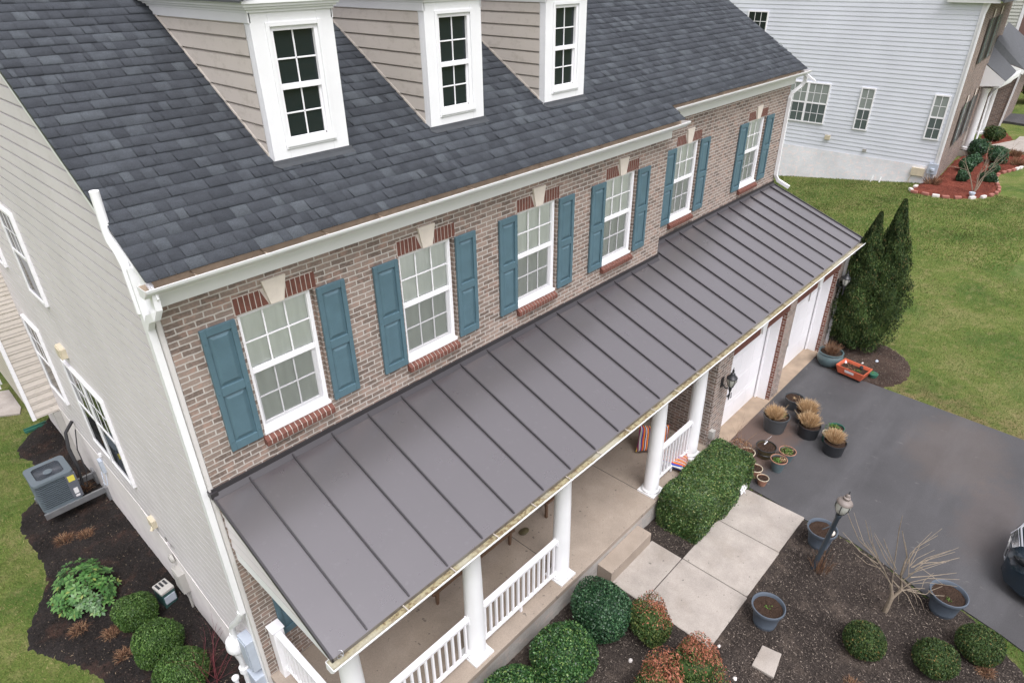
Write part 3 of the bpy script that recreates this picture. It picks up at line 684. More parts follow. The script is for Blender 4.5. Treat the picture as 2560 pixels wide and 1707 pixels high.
laps_x(ms, 0, .075, 4.5, 1.02, ztop)
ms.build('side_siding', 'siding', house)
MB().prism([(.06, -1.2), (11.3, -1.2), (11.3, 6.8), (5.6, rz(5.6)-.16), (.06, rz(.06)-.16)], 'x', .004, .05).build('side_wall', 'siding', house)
MB().box(-.045, .004, .0, .075, .2, 6.9).build('corner_board', 'cream', house)
MB().box(-.028, .02, .05, 11.3, -1.2, 1.03).build('foundation', 'foundation', house) if False else None
fb = MB()
fb.prism([(.0, -1.2), (11.3, -1.2), (11.3, 1.02), (4.5, 1.02), (3.4, .76), (1.5, .46), (.0, .28)], 'x', -.027, .003)
fb.build('foundation', 'foundation', house)
# side windows
def sidewin(y0, y1, z0, z1, double=False):
    f = MB(); x0, x1 = -.07, .0; t = .055
    f.box(x0, x1, y0, y0+t, z0, z1).box(x0, x1, y1-t, y1, z0, z1).box(x0, x1, y0+t, y1-t, z0, z0+t).box(x0, x1, y0+t, y1-t, z1-t, z1)
    zm = (z0+z1)/2; f.box(x0+.01, x1, y0+t, y1-t, zm-.03, zm+.03)
    if double: f.box(x0, x1, (y0+y1)/2-.04, (y0+y1)/2+.04, z0+t, z1-t)
    w_ = f.build('window', 'vinyl_white', house, bevel=.004)
    MB().box(-.048, -.04, y0+t, y1-t, z0+t, z1-t).build('pane', 'glass_dark', w_)
    g = MB()
    for i in range(1, 6 if double else 3):
        q = y0+t+(y1-y0-2*t)*i/(6 if double else 3); g.box(-.054, -.0485, q-.008, q+.008, zm+.03, z1-t)
    for z in ((zm+z1)/2, ): g.box(-.0535, -.0485, y0+t, y1-t, z-.008, z+.008)
    g.build('grille', 'vinyl_white', w_)
sidewin(5.42, 6.35, 4.75, 6.32); sidewin(7.45, 8.5, 1.84, 3.56); sidewin(4.12, 6.1, 1.67, 3.5, True); sidewin(7.85, 8.8, 4.75, 6.32)
# side bump-out
bb = MB()
def laps_y(mb, y, x0, x1, z0, z1, e=.18, out=.02):
    z = z0
    while z < z1-.01:
        z2 = min(z+e, z1); mb.quad((x0, y-out, z), (x1, y-out, z), (x1, y-.003, z2), (x0, y-.003, z2)); mb.quad((x0, y-.003, z), (x1, y-.003, z), (x1, y-out, z), (x0, y-out, z)); z += e
laps_y(bb, 9.05, -.5, -.02, .95, 6.3)
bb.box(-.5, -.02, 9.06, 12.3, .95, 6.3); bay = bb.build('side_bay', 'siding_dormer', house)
MB().box(-.56, -.49, 9.02, 9.1, .93, 6.3).build('corner_post', 'vinyl_white', bay)
MB().box(-.6, -.52, 12.6, 15.5, .3, 5.5).box(-.66, -.58, 12.55, 12.63, .2, 5.6).build('rear_wing', 'vinyl_white', house)
MB().box(-.16, -.03, 9.02, 9.08, -.6, .93).build('bay_strip', 'meter_grey', house)

# main roof: real overlapping shingles
th = math.atan(RS); ct, stn = math.cos(th), math.sin(th)
def shingle_mesh(name, x0f, x1, ye, ymax, parent, seed, holes=()):
    r = np.random.default_rng(seed); V = []; Q = []
    d = 0; row = 0; dmax = (ymax-ye)/ct; ex = .158
    while d < dmax:
        x0 = x0f(ye+(d+.07)*ct); x = x0+r.uniform(-.2, 0); ph = r.uniform(0, 6); ph2 = r.uniform(0, 6)
        while x < x1:
            w_ = r.choice([.06, .10, .14, .18, .23, .29], p=[.12, .20, .26, .22, .13, .07])*r.uniform(.9, 1.1)
            a, b = max(x, x0)+.0022, min(x+w_, x1)-.0022
            if b-a > .004:
                lift = r.choice([.011, .021]) if row else .006; wob = lambda q: .0045*math.sin(q*2.3+ph)+.003*math.sin(q*5.1+ph2)
                dl = lambda q: d+wob(q)-(0.0 if lift < .01 else .004)
                pts = []
                for q, dd, hh in ((a, dl(a), lift), (b, dl(b), lift), (b, d+ex+.012, .0015), (a, d+ex+.012, .0015)):
                    pts.append((q, ye+dd*ct-hh*stn, rz(ye)+dd*stn+hh*ct))
                for q, dd in ((b, dl(b)), (a, dl(a))): pts.append((q, ye+dd*ct, rz(ye)+dd*stn-.0))
                k = len(V); V += pts; Q += [(k, k+1, k+2, k+3), (k+5, k+4, k+1, k)]
            x += w_
        d += ex; row += 1
    return npmesh(name, np.array(V), np.array(Q), 'shingle', parent)
YE = -.285
rb = MB()
rb.prism([(YE+.05, rz(YE+.05)-.008), (5.6, rz(5.6)-.01), (5.6, rz(5.6)-.12), (YE+.06, rz(YE+.05)-.04)], 'x', -.09, XS+.02)
rb.prism([(YE+REC+.05, rz(YE+REC+.05)-.008), (5.6, rz(5.6)-.01), (5.6, rz(5.6)-.12), (YE+REC+.06, rz(YE+REC+.05)-.04)], 'x', XS+.02, XR+.13)
rb.prism([(5.6, rz(5.6)-.01), (11.7, rz(5.6)-6.1*RS), (11.7, rz(5.6)-6.1*RS-.12), (5.6, rz(5.6)-.12)], 'x', -.09, XR+.13)
roof = rb.build('roof', 'flashing', house)
shingle_mesh('shingles', lambda y: -.10, XS+.03, YE, YE+REC-.0, roof, 3)
r0 = YE+REC
k_rows = math.ceil(REC/ct/.158)
shingle_mesh('shingles', lambda y: -.10, XR+.14, YE+k_rows*.158*ct, 5.6, roof, 4)
shingle_mesh('shingles', lambda y: XS+.03, XR+.14, YE+REC-.0, YE+k_rows*.158*ct-.01, roof, 5)
# rake trim
for x0, x1 in ((-.075, -.03), (XR+.06, XR+.10)):
    rk = MB(); rk.prism([(YE+.05, rz(YE)-.06), (5.6, rz(5.6)-.12), (5.6, rz(5.6)-.2), (YE+.3, rz(YE+.3)-.17), (YE+.05, rz(YE)-.1)], 'x', x0, x1); rk.build('rake_board', 'white', house)
MB().prism([(-.33, 6.78), (-.30, 6.86), (.55, rz(.55)-.13), (.35, rz(.35)-.24), (.06, 6.52), (-.05, 6.52)], 'x', -.06, -.045).build('eave_return', 'white', house)

# eaves: gutters, crown and frieze
def eave(x0, x1, y, zr, capl=True):
    """gutter front lip at y-.35 with top zr"""
    out = [(y-.27, zr-.115), (y-.285, zr-.095), (y-.335, zr-.06), (y-.36, zr-.03), (y-.368, zr), (y-.352, zr), (y-.348, zr-.025)]
    g = MB(); g.strip(out, 'x', x0, x1); g.strip([(y-.27, zr-.115), (y-.16, zr-.115), (y-.155, zr-.02)], 'x', x0, x1)
    for xx in (x0, x1):
        g.prism([(y-.35, zr), (y-.345, zr-.03), (y-.325, zr-.06), (y-.285, zr-.095), (y-.27, zr-.116), (y-.155, zr-.116), (y-.155, zr-.005)], 'x', xx-.002, xx+.002)
    gut = g.build('gutter', 'white', house)
    MB().strip([(y-.348, zr-.025), (y-.335, zr-.055), (y-.28, zr-.09), (y-.165, zr-.10), (y-.16, zr-.01)], 'x', x0+.005, x1-.005).build('gutter_lining', 'gutter_tan', gut)
    MB().box(x0+.12, x1-.1, y-.15, y-.12, zr-.115, rz(y-.15)-.035).build('fascia', 'gutter_tan', house)
    h = MB(); x = x0+.5
    while x < x1: h.box(x, x+.012, y-.34, y-.16, zr-.02, zr-.014); x += .76
    h.build('gutter_hanger', 'gutter_tan', gut)
    c = MB(); c.strip([(y-.16, zr-.115), (y-.16, zr-.13), (y-.13, zr-.15), (y-.09, zr-.16), (y-.07, zr-.19), (y-.05, zr-.20), (y-.03, zr-.21), (y-.03, zr-.345), (y, zr-.345)], 'x', x0+.1, x1-.07)
    for xx in (x0+.1, x1-.07):
        c.prism([(y-.16, zr-.115), (y-.16, zr-.13), (y-.13, zr-.15), (y-.09, zr-.16), (y-.07, zr-.19), (y-.03, zr-.21), (y-.03, zr-.345), (y, zr-.345), (y, zr-.115)], 'x', xx-.002, xx+.002)
    c.build('frieze', 'white', house)
eave(-.15, XS+.1, 0, 6.905); eave(XS+.06, XR+.22, REC, 7.105)

# dormers
for x in (1.876, 4.279, 6.702):
    W = 1.03; y = .617; zb = rz(y)-.02; zt = 9.0
    xa, xb = x, x+W; c = (xa+xb)/2
    m = MB()
    # face boards around the opening
    ox0, ox1, oz0, oz1 = c-.30, c+.30, 7.70, 8.955
    for a, b, cc, d in ((xa, ox0, zb, zt+.1), (ox1, xb, zb, zt+.1), (ox0, ox1, zb, oz0), (ox0, ox1, oz1, zt+.1)):
        m.box(a, b, y, y+.05, cc, d)
    m.box(xa-.0, xa+.03, y+.05, y+.13, zb, zt+.1).box(xb-.03, xb, y+.05, y+.13, zb, zt+.1)
    # casing
    for a, b, cc, d in ((ox0-.045, ox0, oz0-.045, oz1+.045), (ox1, ox1+.045, oz0-.045, oz1+.045), (ox0, ox1, oz1, oz1+.045), (ox0, ox1, oz0-.045, oz0)):
        m.box(a, b, y-.016, y, cc, d)
    m.box(ox0-.03, ox1+.03, y-.03, y, oz0-.02, oz0+.02)
    yend = (zt-RZ)/RS
    # frieze board along the sides
    m.box(xa-.012, xa+.02, y+.0, yend+.1, zt-.0, zt+.12).box(xb-.02, xb+.012, y, yend+.1, zt, zt+.12)
    # crown, stepped
    for k, (o_, z0, z1) in enumerate(((.02, zt+.10, zt+.13), (.045, zt+.13, zt+.155), (.07, zt+.155, zt+.185), (.095, zt+.185, zt+.215))):
        m.box(xa-o_, xb+o_, y-o_, yend+.45, z0, z1)
    dm = m.build('dormer', 'white', house, bevel=.004)
    s = MB(); z = rz(y)-.12; e = .183; z = 7.41
    # side siding triangles
    for xw, sg in ((xa, -1), (xb, 1)):
        z = 7.395
        while z < zt:
            z2 = min(z+e, zt); ya = y+.115; yb = max((z-RZ)/RS, ya+.001)+.05; yb2 = (z2-RZ)/RS+.05
            if yb2 > ya:
                xo = xw+sg*.004; xi = xw+sg*-.012
                x_b, x_f, x_m = xw+sg*-.016, xw+sg*.008, xw+sg*.004; fz = lambda t: z+(z2-z)*t; fy = lambda t: max(ya, yb+(yb2-yb)*t)
                s.quad((x_f, ya, z), (x_f, yb, z), (x_m, fy(.87), fz(.87)), (x_m, ya, fz(.87))); s.quad((x_m, ya, fz(.87)), (x_m, fy(.87), fz(.87)), (x_b, fy(.9), fz(.9)), (x_b, ya, fz(.9)))
                s.quad((x_b, ya, fz(.9)), (x_b, fy(.9), fz(.9)), (x_b, yb2, z2), (x_b, ya, z2)); s.quad((x_b, ya, z), (x_b, yb, z), (x_f, yb, z), (x_f, ya, z))
            z += e
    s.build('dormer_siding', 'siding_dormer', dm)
    MB().prism([(y+.06, rz(y)), (yend, zt), (y+.06, zt)], 'x', xa+.02, xa+.04).prism([(y+.06, rz(y)), (yend, zt), (y+.06, zt)], 'x', xb-.04, xb-.02).build('dormer_wall', 'interior', dm)
    t = MB()                                   # beige channel on the roof line
    for xw in (xa-.012, xb-.004): t.prism([(y+.115, rz(y+.115)+.015), (yend, zt+.01), (yend-.05, zt+.01), (y+.115, rz(y+.115)+.05)], 'x', xw, xw+.016)
    t.build('siding_channel', 'siding_dormer', dm)
    f = MB(); tt = .045; y0 = y+.012; zm = 8.33
    f.box(ox0, ox0+tt, y0, y0+.05, oz0, oz1).box(ox1-tt, ox1, y0, y0+.05, oz0, oz1).box(ox0+tt, ox1-tt, y0, y0+.05, oz1-tt, oz1).box(ox0+tt, ox1-tt, y0-.005, y0+.049, oz0, oz0+.05)
    f.box(ox0+tt, ox1-tt, y0+.005, y0+.05, zm-.03, zm+.03)
    f.box(ox1-tt-.025, ox1-tt, y0+.03, y0+.06, oz0, zm).box(ox0+tt, ox1-tt, y0+.03, y0+.06, oz0+.05, oz0+.075)
    f.box(c-.009, c+.009, y0+.034, y0+.045, oz0+.05, oz1-tt)
    for z in ((zm+oz1-tt)/2, (zm+oz0+.05)/2): f.box(ox0+tt, ox1-tt, y0+.034, y0+.045, z-.009, z+.009)
    f.build('window_frame', 'vinyl_white', dm, bevel=.003)
    MB().quad((ox0+.02, y0+.048, oz0+.02), (ox1-.02, y0+.048, oz0+.02), (ox1-.02, y0+.048, oz1-.02), (ox0+.02, y0+.048, oz1-.02)).build('pane', 'glass_dark', dm)
    rr = MB(); zr_ = zt+.205; hh = .42
    for s_, xe in ((-1, xa-.13), (1, xb+.13)):
        rr.add([(xe, y-.13, zr_), (c, y-.13, zr_+hh), (c, 5.4, zr_+hh), (xe, 4.4, zr_), (xe, y-.13, zr_+.02), (c, y-.13, zr_+hh+.03), (c, 5.4, zr_+hh+.03), (xe, 4.4, zr_+.02)], [(0, 1, 2, 3), (4, 5, 6, 7), (0, 1, 5, 4), (0, 3, 7, 4), (3, 2, 6, 7)])
    rr.build('dormer_roof', 'shingle_far', dm)
    MB().prism([(xa-.06, zr_), (xb+.06, zr_), (c, zr_+hh-.03)], 'y', y-.04, y+.0).build('dormer_gable', 'white', dm)
    ff = MB(); y1 = y-.075
    ff.quad((xa-.03, y-.002, rz(y)+.05), (xb+.03, y-.002, rz(y)+.05), (xb+.04, y-.02, rz(y-.02)+.018), (xa-.04, y-.02, rz(y-.02)+.018))
    ff.quad((xa-.04, y-.02, rz(y-.02)+.018), (xb+.04, y-.02, rz(y-.02)+.018), (xb+.05, y1, rz(y1)+.019), (xa+.02, y1, rz(y1)+.019))
    ff.build('flashing', 'flashing', dm)

# porch roof
PS = (4.055-3.235)/2.259
def pz(y): return 4.055+PS*(y+.03)
PL, PR = -.03, 16.12; PYB = -2.30
pm = MB()
pm.prism([(PYB, pz(PYB)), (-.0, pz(0)), (0, pz(0)-.05), (PYB, pz(PYB)-.05)], 'x', PL, XS)
pm.prism([(PYB, pz(PYB)), (REC, pz(REC)), (REC, pz(REC)-.05), (PYB, pz(PYB)-.05)], 'x', XS, PR)
pr = pm.build('porch_roof', 'metal_roof', house)
for k in range(27):
    x = .428+k*.5918; yt = -.035 if x < XS else REC-.035
    s = MB(); a, b = PYB+.02, yt
    s.prism([(a, pz(a)+.001), (b, pz(b)+.001), (b, pz(b)+.034), (a+.03, pz(a)+.036), (a, pz(a)+.015)], 'x', x-.0095, x+.0095).build('standing_seam', 'metal_seam', pr)
fl = MB()
fl.box(-.03, XS+.02, -.022, -.003, pz(0)-.01, pz(0)+.095).box(XS+.02, PR, REC-.022, REC-.003, pz(REC)-.01, pz(REC)+.095)
fl.prism([(-.02, pz(0)-.01), (REC-.003, pz(REC)-.01), (REC-.003, pz(REC)+.12), (-.02, pz(0)+.12)], 'x', XS+.003, XS+.022)
for x0, x1, y in ((-.03, XS, 0), (XS+.02, PR, REC)): fl.prism([(y-.08, pz(y-.08)+.003), (y-.02, pz(y-.02)+.003), (y-.02, pz(y)+.03)], 'x', x0, x1)
fl.prism([(PYB, pz(PYB)+.002), (REC, pz(REC)+.002), (REC, pz(REC)+.02), (PYB, pz(PYB)+.02)], 'x', PR-.03, PR+.012)
fl.prism([(PYB, pz(PYB)-.05), (0, pz(0)-.05), (0, pz(0)+.01), (PYB, pz(PYB)+.01)], 'x', PL-.012, PL+.012)
fl.box(-.06, .03, -.05, .08, pz(0)-.02, pz(0)+.06)
fl.build('flashing', 'metal_seam', pr)
# porch gutter
gz = pz(PYB)-.012; gy = PYB
g = MB(); g.strip([(gy-.03, gz-.115), (gy-.06, gz-.095), (gy-.105, gz-.045), (gy-.12, gz-.02), (gy-.125, gz), (gy-.108, gz), (gy-.104, gz-.02)], 'x', PL-.06, PR+.07)
g.strip([(gy-.03, gz-.115), (gy+.04, gz-.115), (gy+.045, gz-.0)], 'x', PL-.06, PR+.07)
for xx in (PL-.06, PR+.07): g.prism([(gy-.125, gz), (gy-.12, gz-.02), (gy-.105, gz-.045), (gy-.06, gz-.095), (gy-.03, gz-.116), (gy+.04, gz-.116), (gy+.04, gz-.002)], 'x', xx-.003, xx+.003)
pg = g.build('porch_gutter', 'white', house)
MB().strip([(gy-.104, gz-.018), (gy-.09, gz-.035), (gy-.05, gz-.05), (gy+.0, gz-.055), (gy+.035, gz-.048), (gy+.038, gz-.004)], 'x', PL-.05, PR+.06).build('gutter_debris', 'gutter_debris', pg)
h = MB(); x = .9
while x < PR: h.box(x, x+.014, gy-.118, gy+.035, gz-.016, gz-.009); x += .735
h.build('gutter_hanger', 'stone', pg)
h = MB(); h.tube([(.05+.035*math.cos(t/3), gy-.03+.035*math.sin(t/3), gz-.02+.004*t) for t in range(24)], .004, 5); h.build('wire_coil', 'steel', pg)
# beam, soffit, side gable of the porch
MB().box(.06, GX0, -2.08, -1.83, 2.93, 3.17).box(0.03, .22, -2.08, .0, 2.93, 3.17).build('porch_beam', 'white', house, bevel=.004)
MB().box(PL+.02, GX0, -2.27, -2.08, 3.15, 3.17).box(GX0, PR-.02, -2.27, GY-.01, 3.14, 3.16).build('soffit', 'white', house)
MB().box(.2, GX0, -1.84, .0, 3.03, 3.06).build('porch_ceiling', 'white', house)
ps = MB(); z = 3.17
while z < 4.0:
    z2 = min(z+.18, 3.99)
    ya = (z-4.0)/PS-.03; yb = (z2-4.0)/PS-.03
    ps.quad((.012, max(ya, -2.2), z), (.03, max(yb, -2.2), z2), (.03, .0, z2), (.012, .0, z)); z += .18
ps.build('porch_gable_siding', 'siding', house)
MB().prism([(-2.28, 3.13), (-2.28, 3.19), (0, pz(0)-.05), (0, pz(0)-.15)], 'x', -.015, .035).build('porch_rake_board', 'white', house)

# columns and railings
CX = [.30, 2.284, 4.253, 7.03, 8.505]; CY = -1.95
for x in CX:
    m = MB()
    m.lathe([(.168, .035), (.178, .05), (.178, .075), (.165, .09), (.148, .10), (.144, .115), (.142, .8), (.134, 1.6), (.122, 2.22), (.128, 2.24), (.122, 2.26), (.124, 2.3), (.15, 2.335)], (x, CY, .57), 40)
    m.box(x-.185, x+.185, CY-.185, CY+.185, .57, .605).box(x-.16, x+.16, CY-.16, CY+.16, 2.905, 2.935)
    m.build('column', 'white', house, smooth=True)
def railing(p0, p1, name='railing'):
    (x0, y0), (x1, y1) = p0, p1; Ln = math.hypot(x1-x0, y1-y0); a = math.atan2(y1-y0, x1-x0)
    m = MB(); T = lambda v: (x0+v[0]*math.cos(a)-v[1]*math.sin(a), y0+v[0]*math.sin(a)+v[1]*math.cos(a), v[2])
    def bx(a0, a1, b0, b1, c0, c1):
        q = MB().box(a0, a1, b0, b1, c0, c1); return [T(v) for v in q.v], q.f
    for arg in ((0, Ln, -.045, .045, 1.46, 1.485), (0, Ln, -.035, .035, 1.435, 1.46), (0, Ln, -.025, .025, 1.395, 1.435), (0, Ln, -.025, .025, .70, .745), (Ln/2-.02, Ln/2+.02, -.02, .02, .575, .71), (-.0, .02, -.05, .05, 1.38, 1.5), (Ln-.02, Ln, -.05, .05, 1.38, 1.5), (0, .02, -.04, .04, .68, .77), (Ln-.02, Ln, -.04, .04, .68, .77)):
        m.add(*bx(*arg))
    rl = m.build(name, 'vinyl_white', house, bevel=.004)
    n = max(2, round(Ln/.125)); 
    for i in range(n):
        s = (i+.5)*Ln/n; MB().add(*bx(s-.017, s+.017, -.017, .017, .745, 1.395)).build('baluster', 'vinyl_white', rl)
for a, b in ((0, 1), (1, 2), (3, 4)): railing((CX[a]+.137, CY), (CX[b]-.137, CY))
railing((.2, -.2), (.2, CY+.14))
MB().box(.12, .28, -.2, -.04, .57, 1.55).box(.105, .295, -.215, -.025, 1.55, 1.575).build('railing_post', 'vinyl_white', house, bevel=.006)
# porch slab, its face, step
MB().box(-.01, GX0, -2.19, .0, .47, .57).build('porch_floor', 'porch_floor', house, bevel=.008)
MB().box(4.315, 4.323, -2.17, -.02, .565, .572).box(6.86, 6.868, -2.17, -.02, .565, .572).build('floor_joint', 'black', house)
MB().box(.02, GX0-.02, -2.165, -2.0, -.9, .47).box(.02, .15, -2.0, 0, -.9, .47).build('porch_base', 'brick_base', house)
MB().box(5.04, 6.30, -2.47, -2.165, -.1, .33).build('porch_step', 'porch_floor', house, bevel=.01)
# downspouts
def dspout(pts, name='downspout', r=.042, m='white', sq=True, flat=(1.15, .85)):
    return MB().tube(pts, r*1.25 if sq else r, 12, square=sq, flat=flat if sq else None).build(name, m, house, smooth=not sq)
dspout([(-.06, -.26, 6.82), (-.065, -.26, 6.66), (-.09, -.22, 6.57), (-.095, -.06, 6.50), (-.095, .0, 6.44), (-.095, .06, 6.36)])
dspout([(-.105, .40, 7.70), (-.105, .42, 7.30), (-.105, .38, 7.20), (-.105, .24, 7.12), (-.105, .17, 7.02), (-.105, .14, 6.5)], 'vent_pipe', .045, 'white', False)
dspout([(-.09, .12, 7.0), (-.09, .10, 6.3), (-.09, .10, 3.5), (-.09, .10, 1.95)], r=.05)
dspout([(-.10, .10, 1.98), (-.11, .14, 1.86), (-.13, .3, 1.62), (-.14, .55, 1.32), (-.14, .62, 1.2), (-.14, .63, 1.05)], 'vent_pipe', .045, 'pvc', False)
MB().lathe([(.045, 1.08), (.055, 1.0), (.06, .98), (.13, .93), (.145, .86), (.145, .78), (.12, .72), (.07, .68), (.06, .55), (.045, .50), (.045, -.5)], (-.15, .64, 0), 26).lathe([(.05, .3), (.075, .3), (.075, .2), (.05, .2)], (-.15, .64, 0), 20).build('radon_fan', 'pvc', house, smooth=True)
MB().lathe([(.03, -.45), (.03, -.02), (.05, -.02), (.055, .03), (.03, .06), (.01, .07)], (-.28, .78, 0), 18).build('cleanout_pipe', 'pvc', house, smooth=True)
MB().box(-.16, -.02, .16, .42, .62, 1.25).box(-.175, -.16, .18, .40, .65, 1.22).build('meter_box', 'meter_blue', house, bevel=.008)
MB().box(-.19, -.02, .13, .4, -.1, .5).tube([(-.1, .3, .5), (-.1, .3, .62)], .03).build('utility_box', 'meter_blue', house, bevel=.008)
dspout([(-.03, .12, -.4), (-.03, .12, 1.9)], r=.03)
# right end downspout
dspout([(XR+.14, REC-.27, 7.0), (XR+.14, REC-.27, 6.84), (XR+.12, REC-.22, 6.74), (XR-.02, REC-.06, 6.55), (XR-.06, REC-.055, 6.45), (XR-.06, REC-.055, 4.45), (XR-.0, REC-.12, 4.3), (XR+.1, REC-.42, 4.14)])
dspout([(PR-.03, gy-.03, gz-.1), (PR-.03, gy-.03, gz-.2), (PR-.1, gy+.05, gz-.3), (PR-.22, gy+.2, gz-.42), (PR-.22, gy+.21, .1)])
# vents and boxes on the gable side
MB().prism([(5.55, 3.72), (5.55, 3.9), (5.83, 3.92), (5.83, 3.74)], 'x', -.10, -.0).box(-.12, -.1, 5.57, 5.81, 3.70, 3.9).build('vent_hood', 'beige', house, bevel=.006)
MB().box(-.10, 0, 3.62, 3.82, 1.05, 1.22).tube([(-.06, 3.7, 1.1), (-.12, 3.68, 1.0)], .03).build('dryer_vent', 'beige', house, bevel=.006)
MB().lathe([(.001, .06), (.06, .055), (.085, .03), (.085, 0)], (0, 0, 0), 20).build('electric_meter', 'meter_grey', house, smooth=True, loc=(-.05, 3.22, .62)).rotation_euler = (0, R_(-90), 0)
MB().box(-.14, 0, 2.9, 3.2, .02, .46).box(-.148, -.14, 2.93, 3.17, .05, .42).tube([(-.06, 3.0, .04), (-.06, 3.0, -.6)], .02).tube([(-.07, 3.2, .58), (-.12, 3.15, .5), (-.08, 3.1, .45)], .007).build('service_box', 'meter_grey', house, bevel=.006)
MB().box(-.09, 0, 6.32, 6.47, .72, 1.02).tube([(-.05, 6.36, .72), (-.1, 6.3, .45), (-.12, 6.5, .35), (-.08, 6.6, .6)], .01).build('disconnect_box', 'meter_blue', house, bevel=.005)
MB().lathe([(.03, 0), (.03, .06)], (-.04, 6.2, 1.22), 12).build('hose_outlet', 'pvc', house)

# wall lanterns either side of the garage doors
def lantern(x, z, y=GY):
    t = MB(); c = (x, y-.2, z)
    t.tube([(x, y-.01, z-.12), (x, y-.1, z-.2), (x, y-.2, z-.17), (x, y-.2, z-.11)], .014, 8)
    t.box(x-.045, x+.045, y-.02, y, z-.2, z+.02)
    t.lathe([(.012, -.40), (.02, -.33), (.012, -.26), (.03, -.2), (.035, -.14), (.06, -.11), (.06, -.1)], c, 12)
    t.lathe([(.105, .08), (.11, .1), (.085, .13), (.05, .165), (.045, .2), (.02, .22), (.025, .26), (.008, .3), (.004, .34)], c, 12)
    for i in range(6):
        a = math.pi*2*i/6; t.tube([(c[0]+.055*math.cos(a), c[1]+.055*math.sin(a), c[2]-.10), (c[0]+.1*math.cos(a), c[1]+.1*math.sin(a), c[2]+.02), (c[0]+.095*math.cos(a), c[1]+.095*math.sin(a), c[2]+.09)], .006, 5)
    l_ = t.build('wall_lantern', 'black', house, smooth=True)
    MB().lathe([(.05, -.10), (.09, .02), (.088, .085)], c, 12).build('lantern_glass', 'frost', l_, smooth=True)
lantern(9.24, 2.16); lantern(15.58, 2.20)
MB().box(9.02, 9.14, GY-.1, GY, .75, .95).build('outlet_box', 'meter_grey', house, bevel=.006)

# ================================================================= THINGS ROUND THE HOUSE
# porch furniture
t = thing('porch_bench', 'long brown wooden bench standing on the porch behind the railings', 'bench', (3.3, -.78, .57))
MB().box(-.95, .95, -.12, .45, .36, .40).box(-.95, .95, -.14, -.10, .30, .36).build('seat', 'wood', t, bevel=.004)
for x in (-.87, .83):
    for y in (-.12, .40): MB().add([(x-.0, y, .36), (x+.07, y, .36), (x+.07, y+.06, .36), (x, y+.06, .36), (x+.012, y+.012, 0), (x+.05, y+.012, 0), (x+.05, y+.045, 0), (x+.012, y+.045, 0)], [(0, 1, 2, 3), (7, 6, 5, 4), (0, 4, 5, 1), (1, 5, 6, 2), (2, 6, 7, 3), (3, 7, 4, 0)]).build('leg', 'wood', t)
t = thing('side_table', 'small reddish wooden table end showing under the porch gutter past the third column', 'table', (5.35, -.72, .57))
MB().box(-.3, .3, -.25, .3, .36, .39).build('tabletop', 'wood', t, bevel=.004)
for x in (-.27, .22):
    for y in (-.22, .22): MB().box(x, x+.045, y, y+.045, 0, .36).build('leg', 'wood', t)
def cushion(name, label, loc, sx, sy, sz, rot, seed):
    r = random.Random(seed); n = 16; vs = []; fs = []
    for s in (1, -1):
        for j in range(n+1):
            for i in range(n+1):
                u, v = i/n*2-1, j/n*2-1; e = max(0, (1-u**4)*(1-v**4))**.5
                pin = 1-.10*(1-abs(u)**2)*abs(v)**3; pin2 = 1-.10*(1-abs(v)**2)*abs(u)**3
                vs.append((u*sx*pin2, v*sy*pin, s*e*sz*(1+.1*math.sin(3*u+seed)*math.cos(4*v))))
    m = n+1
    for j in range(n):
        for i in range(n):
            a = j*m+i; fs.append((a, a+1, a+m+1, a+m)); b = a+m*m; fs.append((b+m, b+m+1, b+1, b))
    o = MB().add(vs, fs).build(name, 'serape', None, smooth=True); o.location = loc; o.rotation_euler = rot; tag(o, label, 'cushion'); return o
cushion('striped_cushion', 'large striped multicoloured cushion standing behind the white column near the garage', (8.12, -1.28, .86), .36, .30, .12, (R_(75), R_(8), R_(-35)), 1)
cushion('striped_cushion', 'orange and blue striped cushion lying by the porch railing edge', (8.03, -1.86, .68), .34, .30, .09, (R_(8), R_(10), R_(25)), 2)
o = MB().lathe([(.02, 0), (.1, .005), (.11, .02), (.08, .035), (.01, .04)], (0, 0, 0), 16, 1, .7).build('flat_stone', 'pot_brown', None, smooth=True); o.location = (4.55, -.86, .572); tag(o, 'flat brown stone lying on the porch floor', 'stone')

# planting: round shrubs by the porch
def shrub(name, label, x, y, r, h, m, n, leaf, seed, cat='shrub', group=None, amp=.13, core=.80, asp=.62, k=40, depth=.28, jitter=.9, up=None):
    z = h1(x, y); t = thing(name, label, cat, (x, y, z-.02), 0, group)
    P, D = blob((r, r, h/2), n, seed, amp, k, depth); P[:, 2] += h/2+.03
    v1, q1 = leafquads(P, D, leaf, asp, jitter, upbias=up); v2, q2 = ico((r, r, h/2), core*.9, seed, amp, k); v2[:, 2] += h/2+.03
    foliage('foliage', [(v1, q1), (v2, q2)], m, t)
    MB().tube([(0, 0, -.02), (.01, 0, h*.3)], [.03, .02]).build('stem', 'bark_brown', t)
    return t
G1 = 'round clipped holly shrubs along the porch'
shrub('round_holly_shrub', 'dark bluish green ball shrub nearest the porch step', 4.23, -2.85, .47, .93, 'box_leaf_cool', 15000, .036, 21, group=G1)
shrub('round_holly_shrub', 'largest bright green ball shrub, middle of the three along the porch', 3.12, -2.93, .52, 1.02, 'box_leaf', 17000, .036, 22, group=G1)
shrub('round_holly_shrub', 'yellow-green ball shrub at the bottom edge below the front railing', 2.16, -2.78, .47, .88, 'box_leaf', 14000, .036, 23, group=G1)
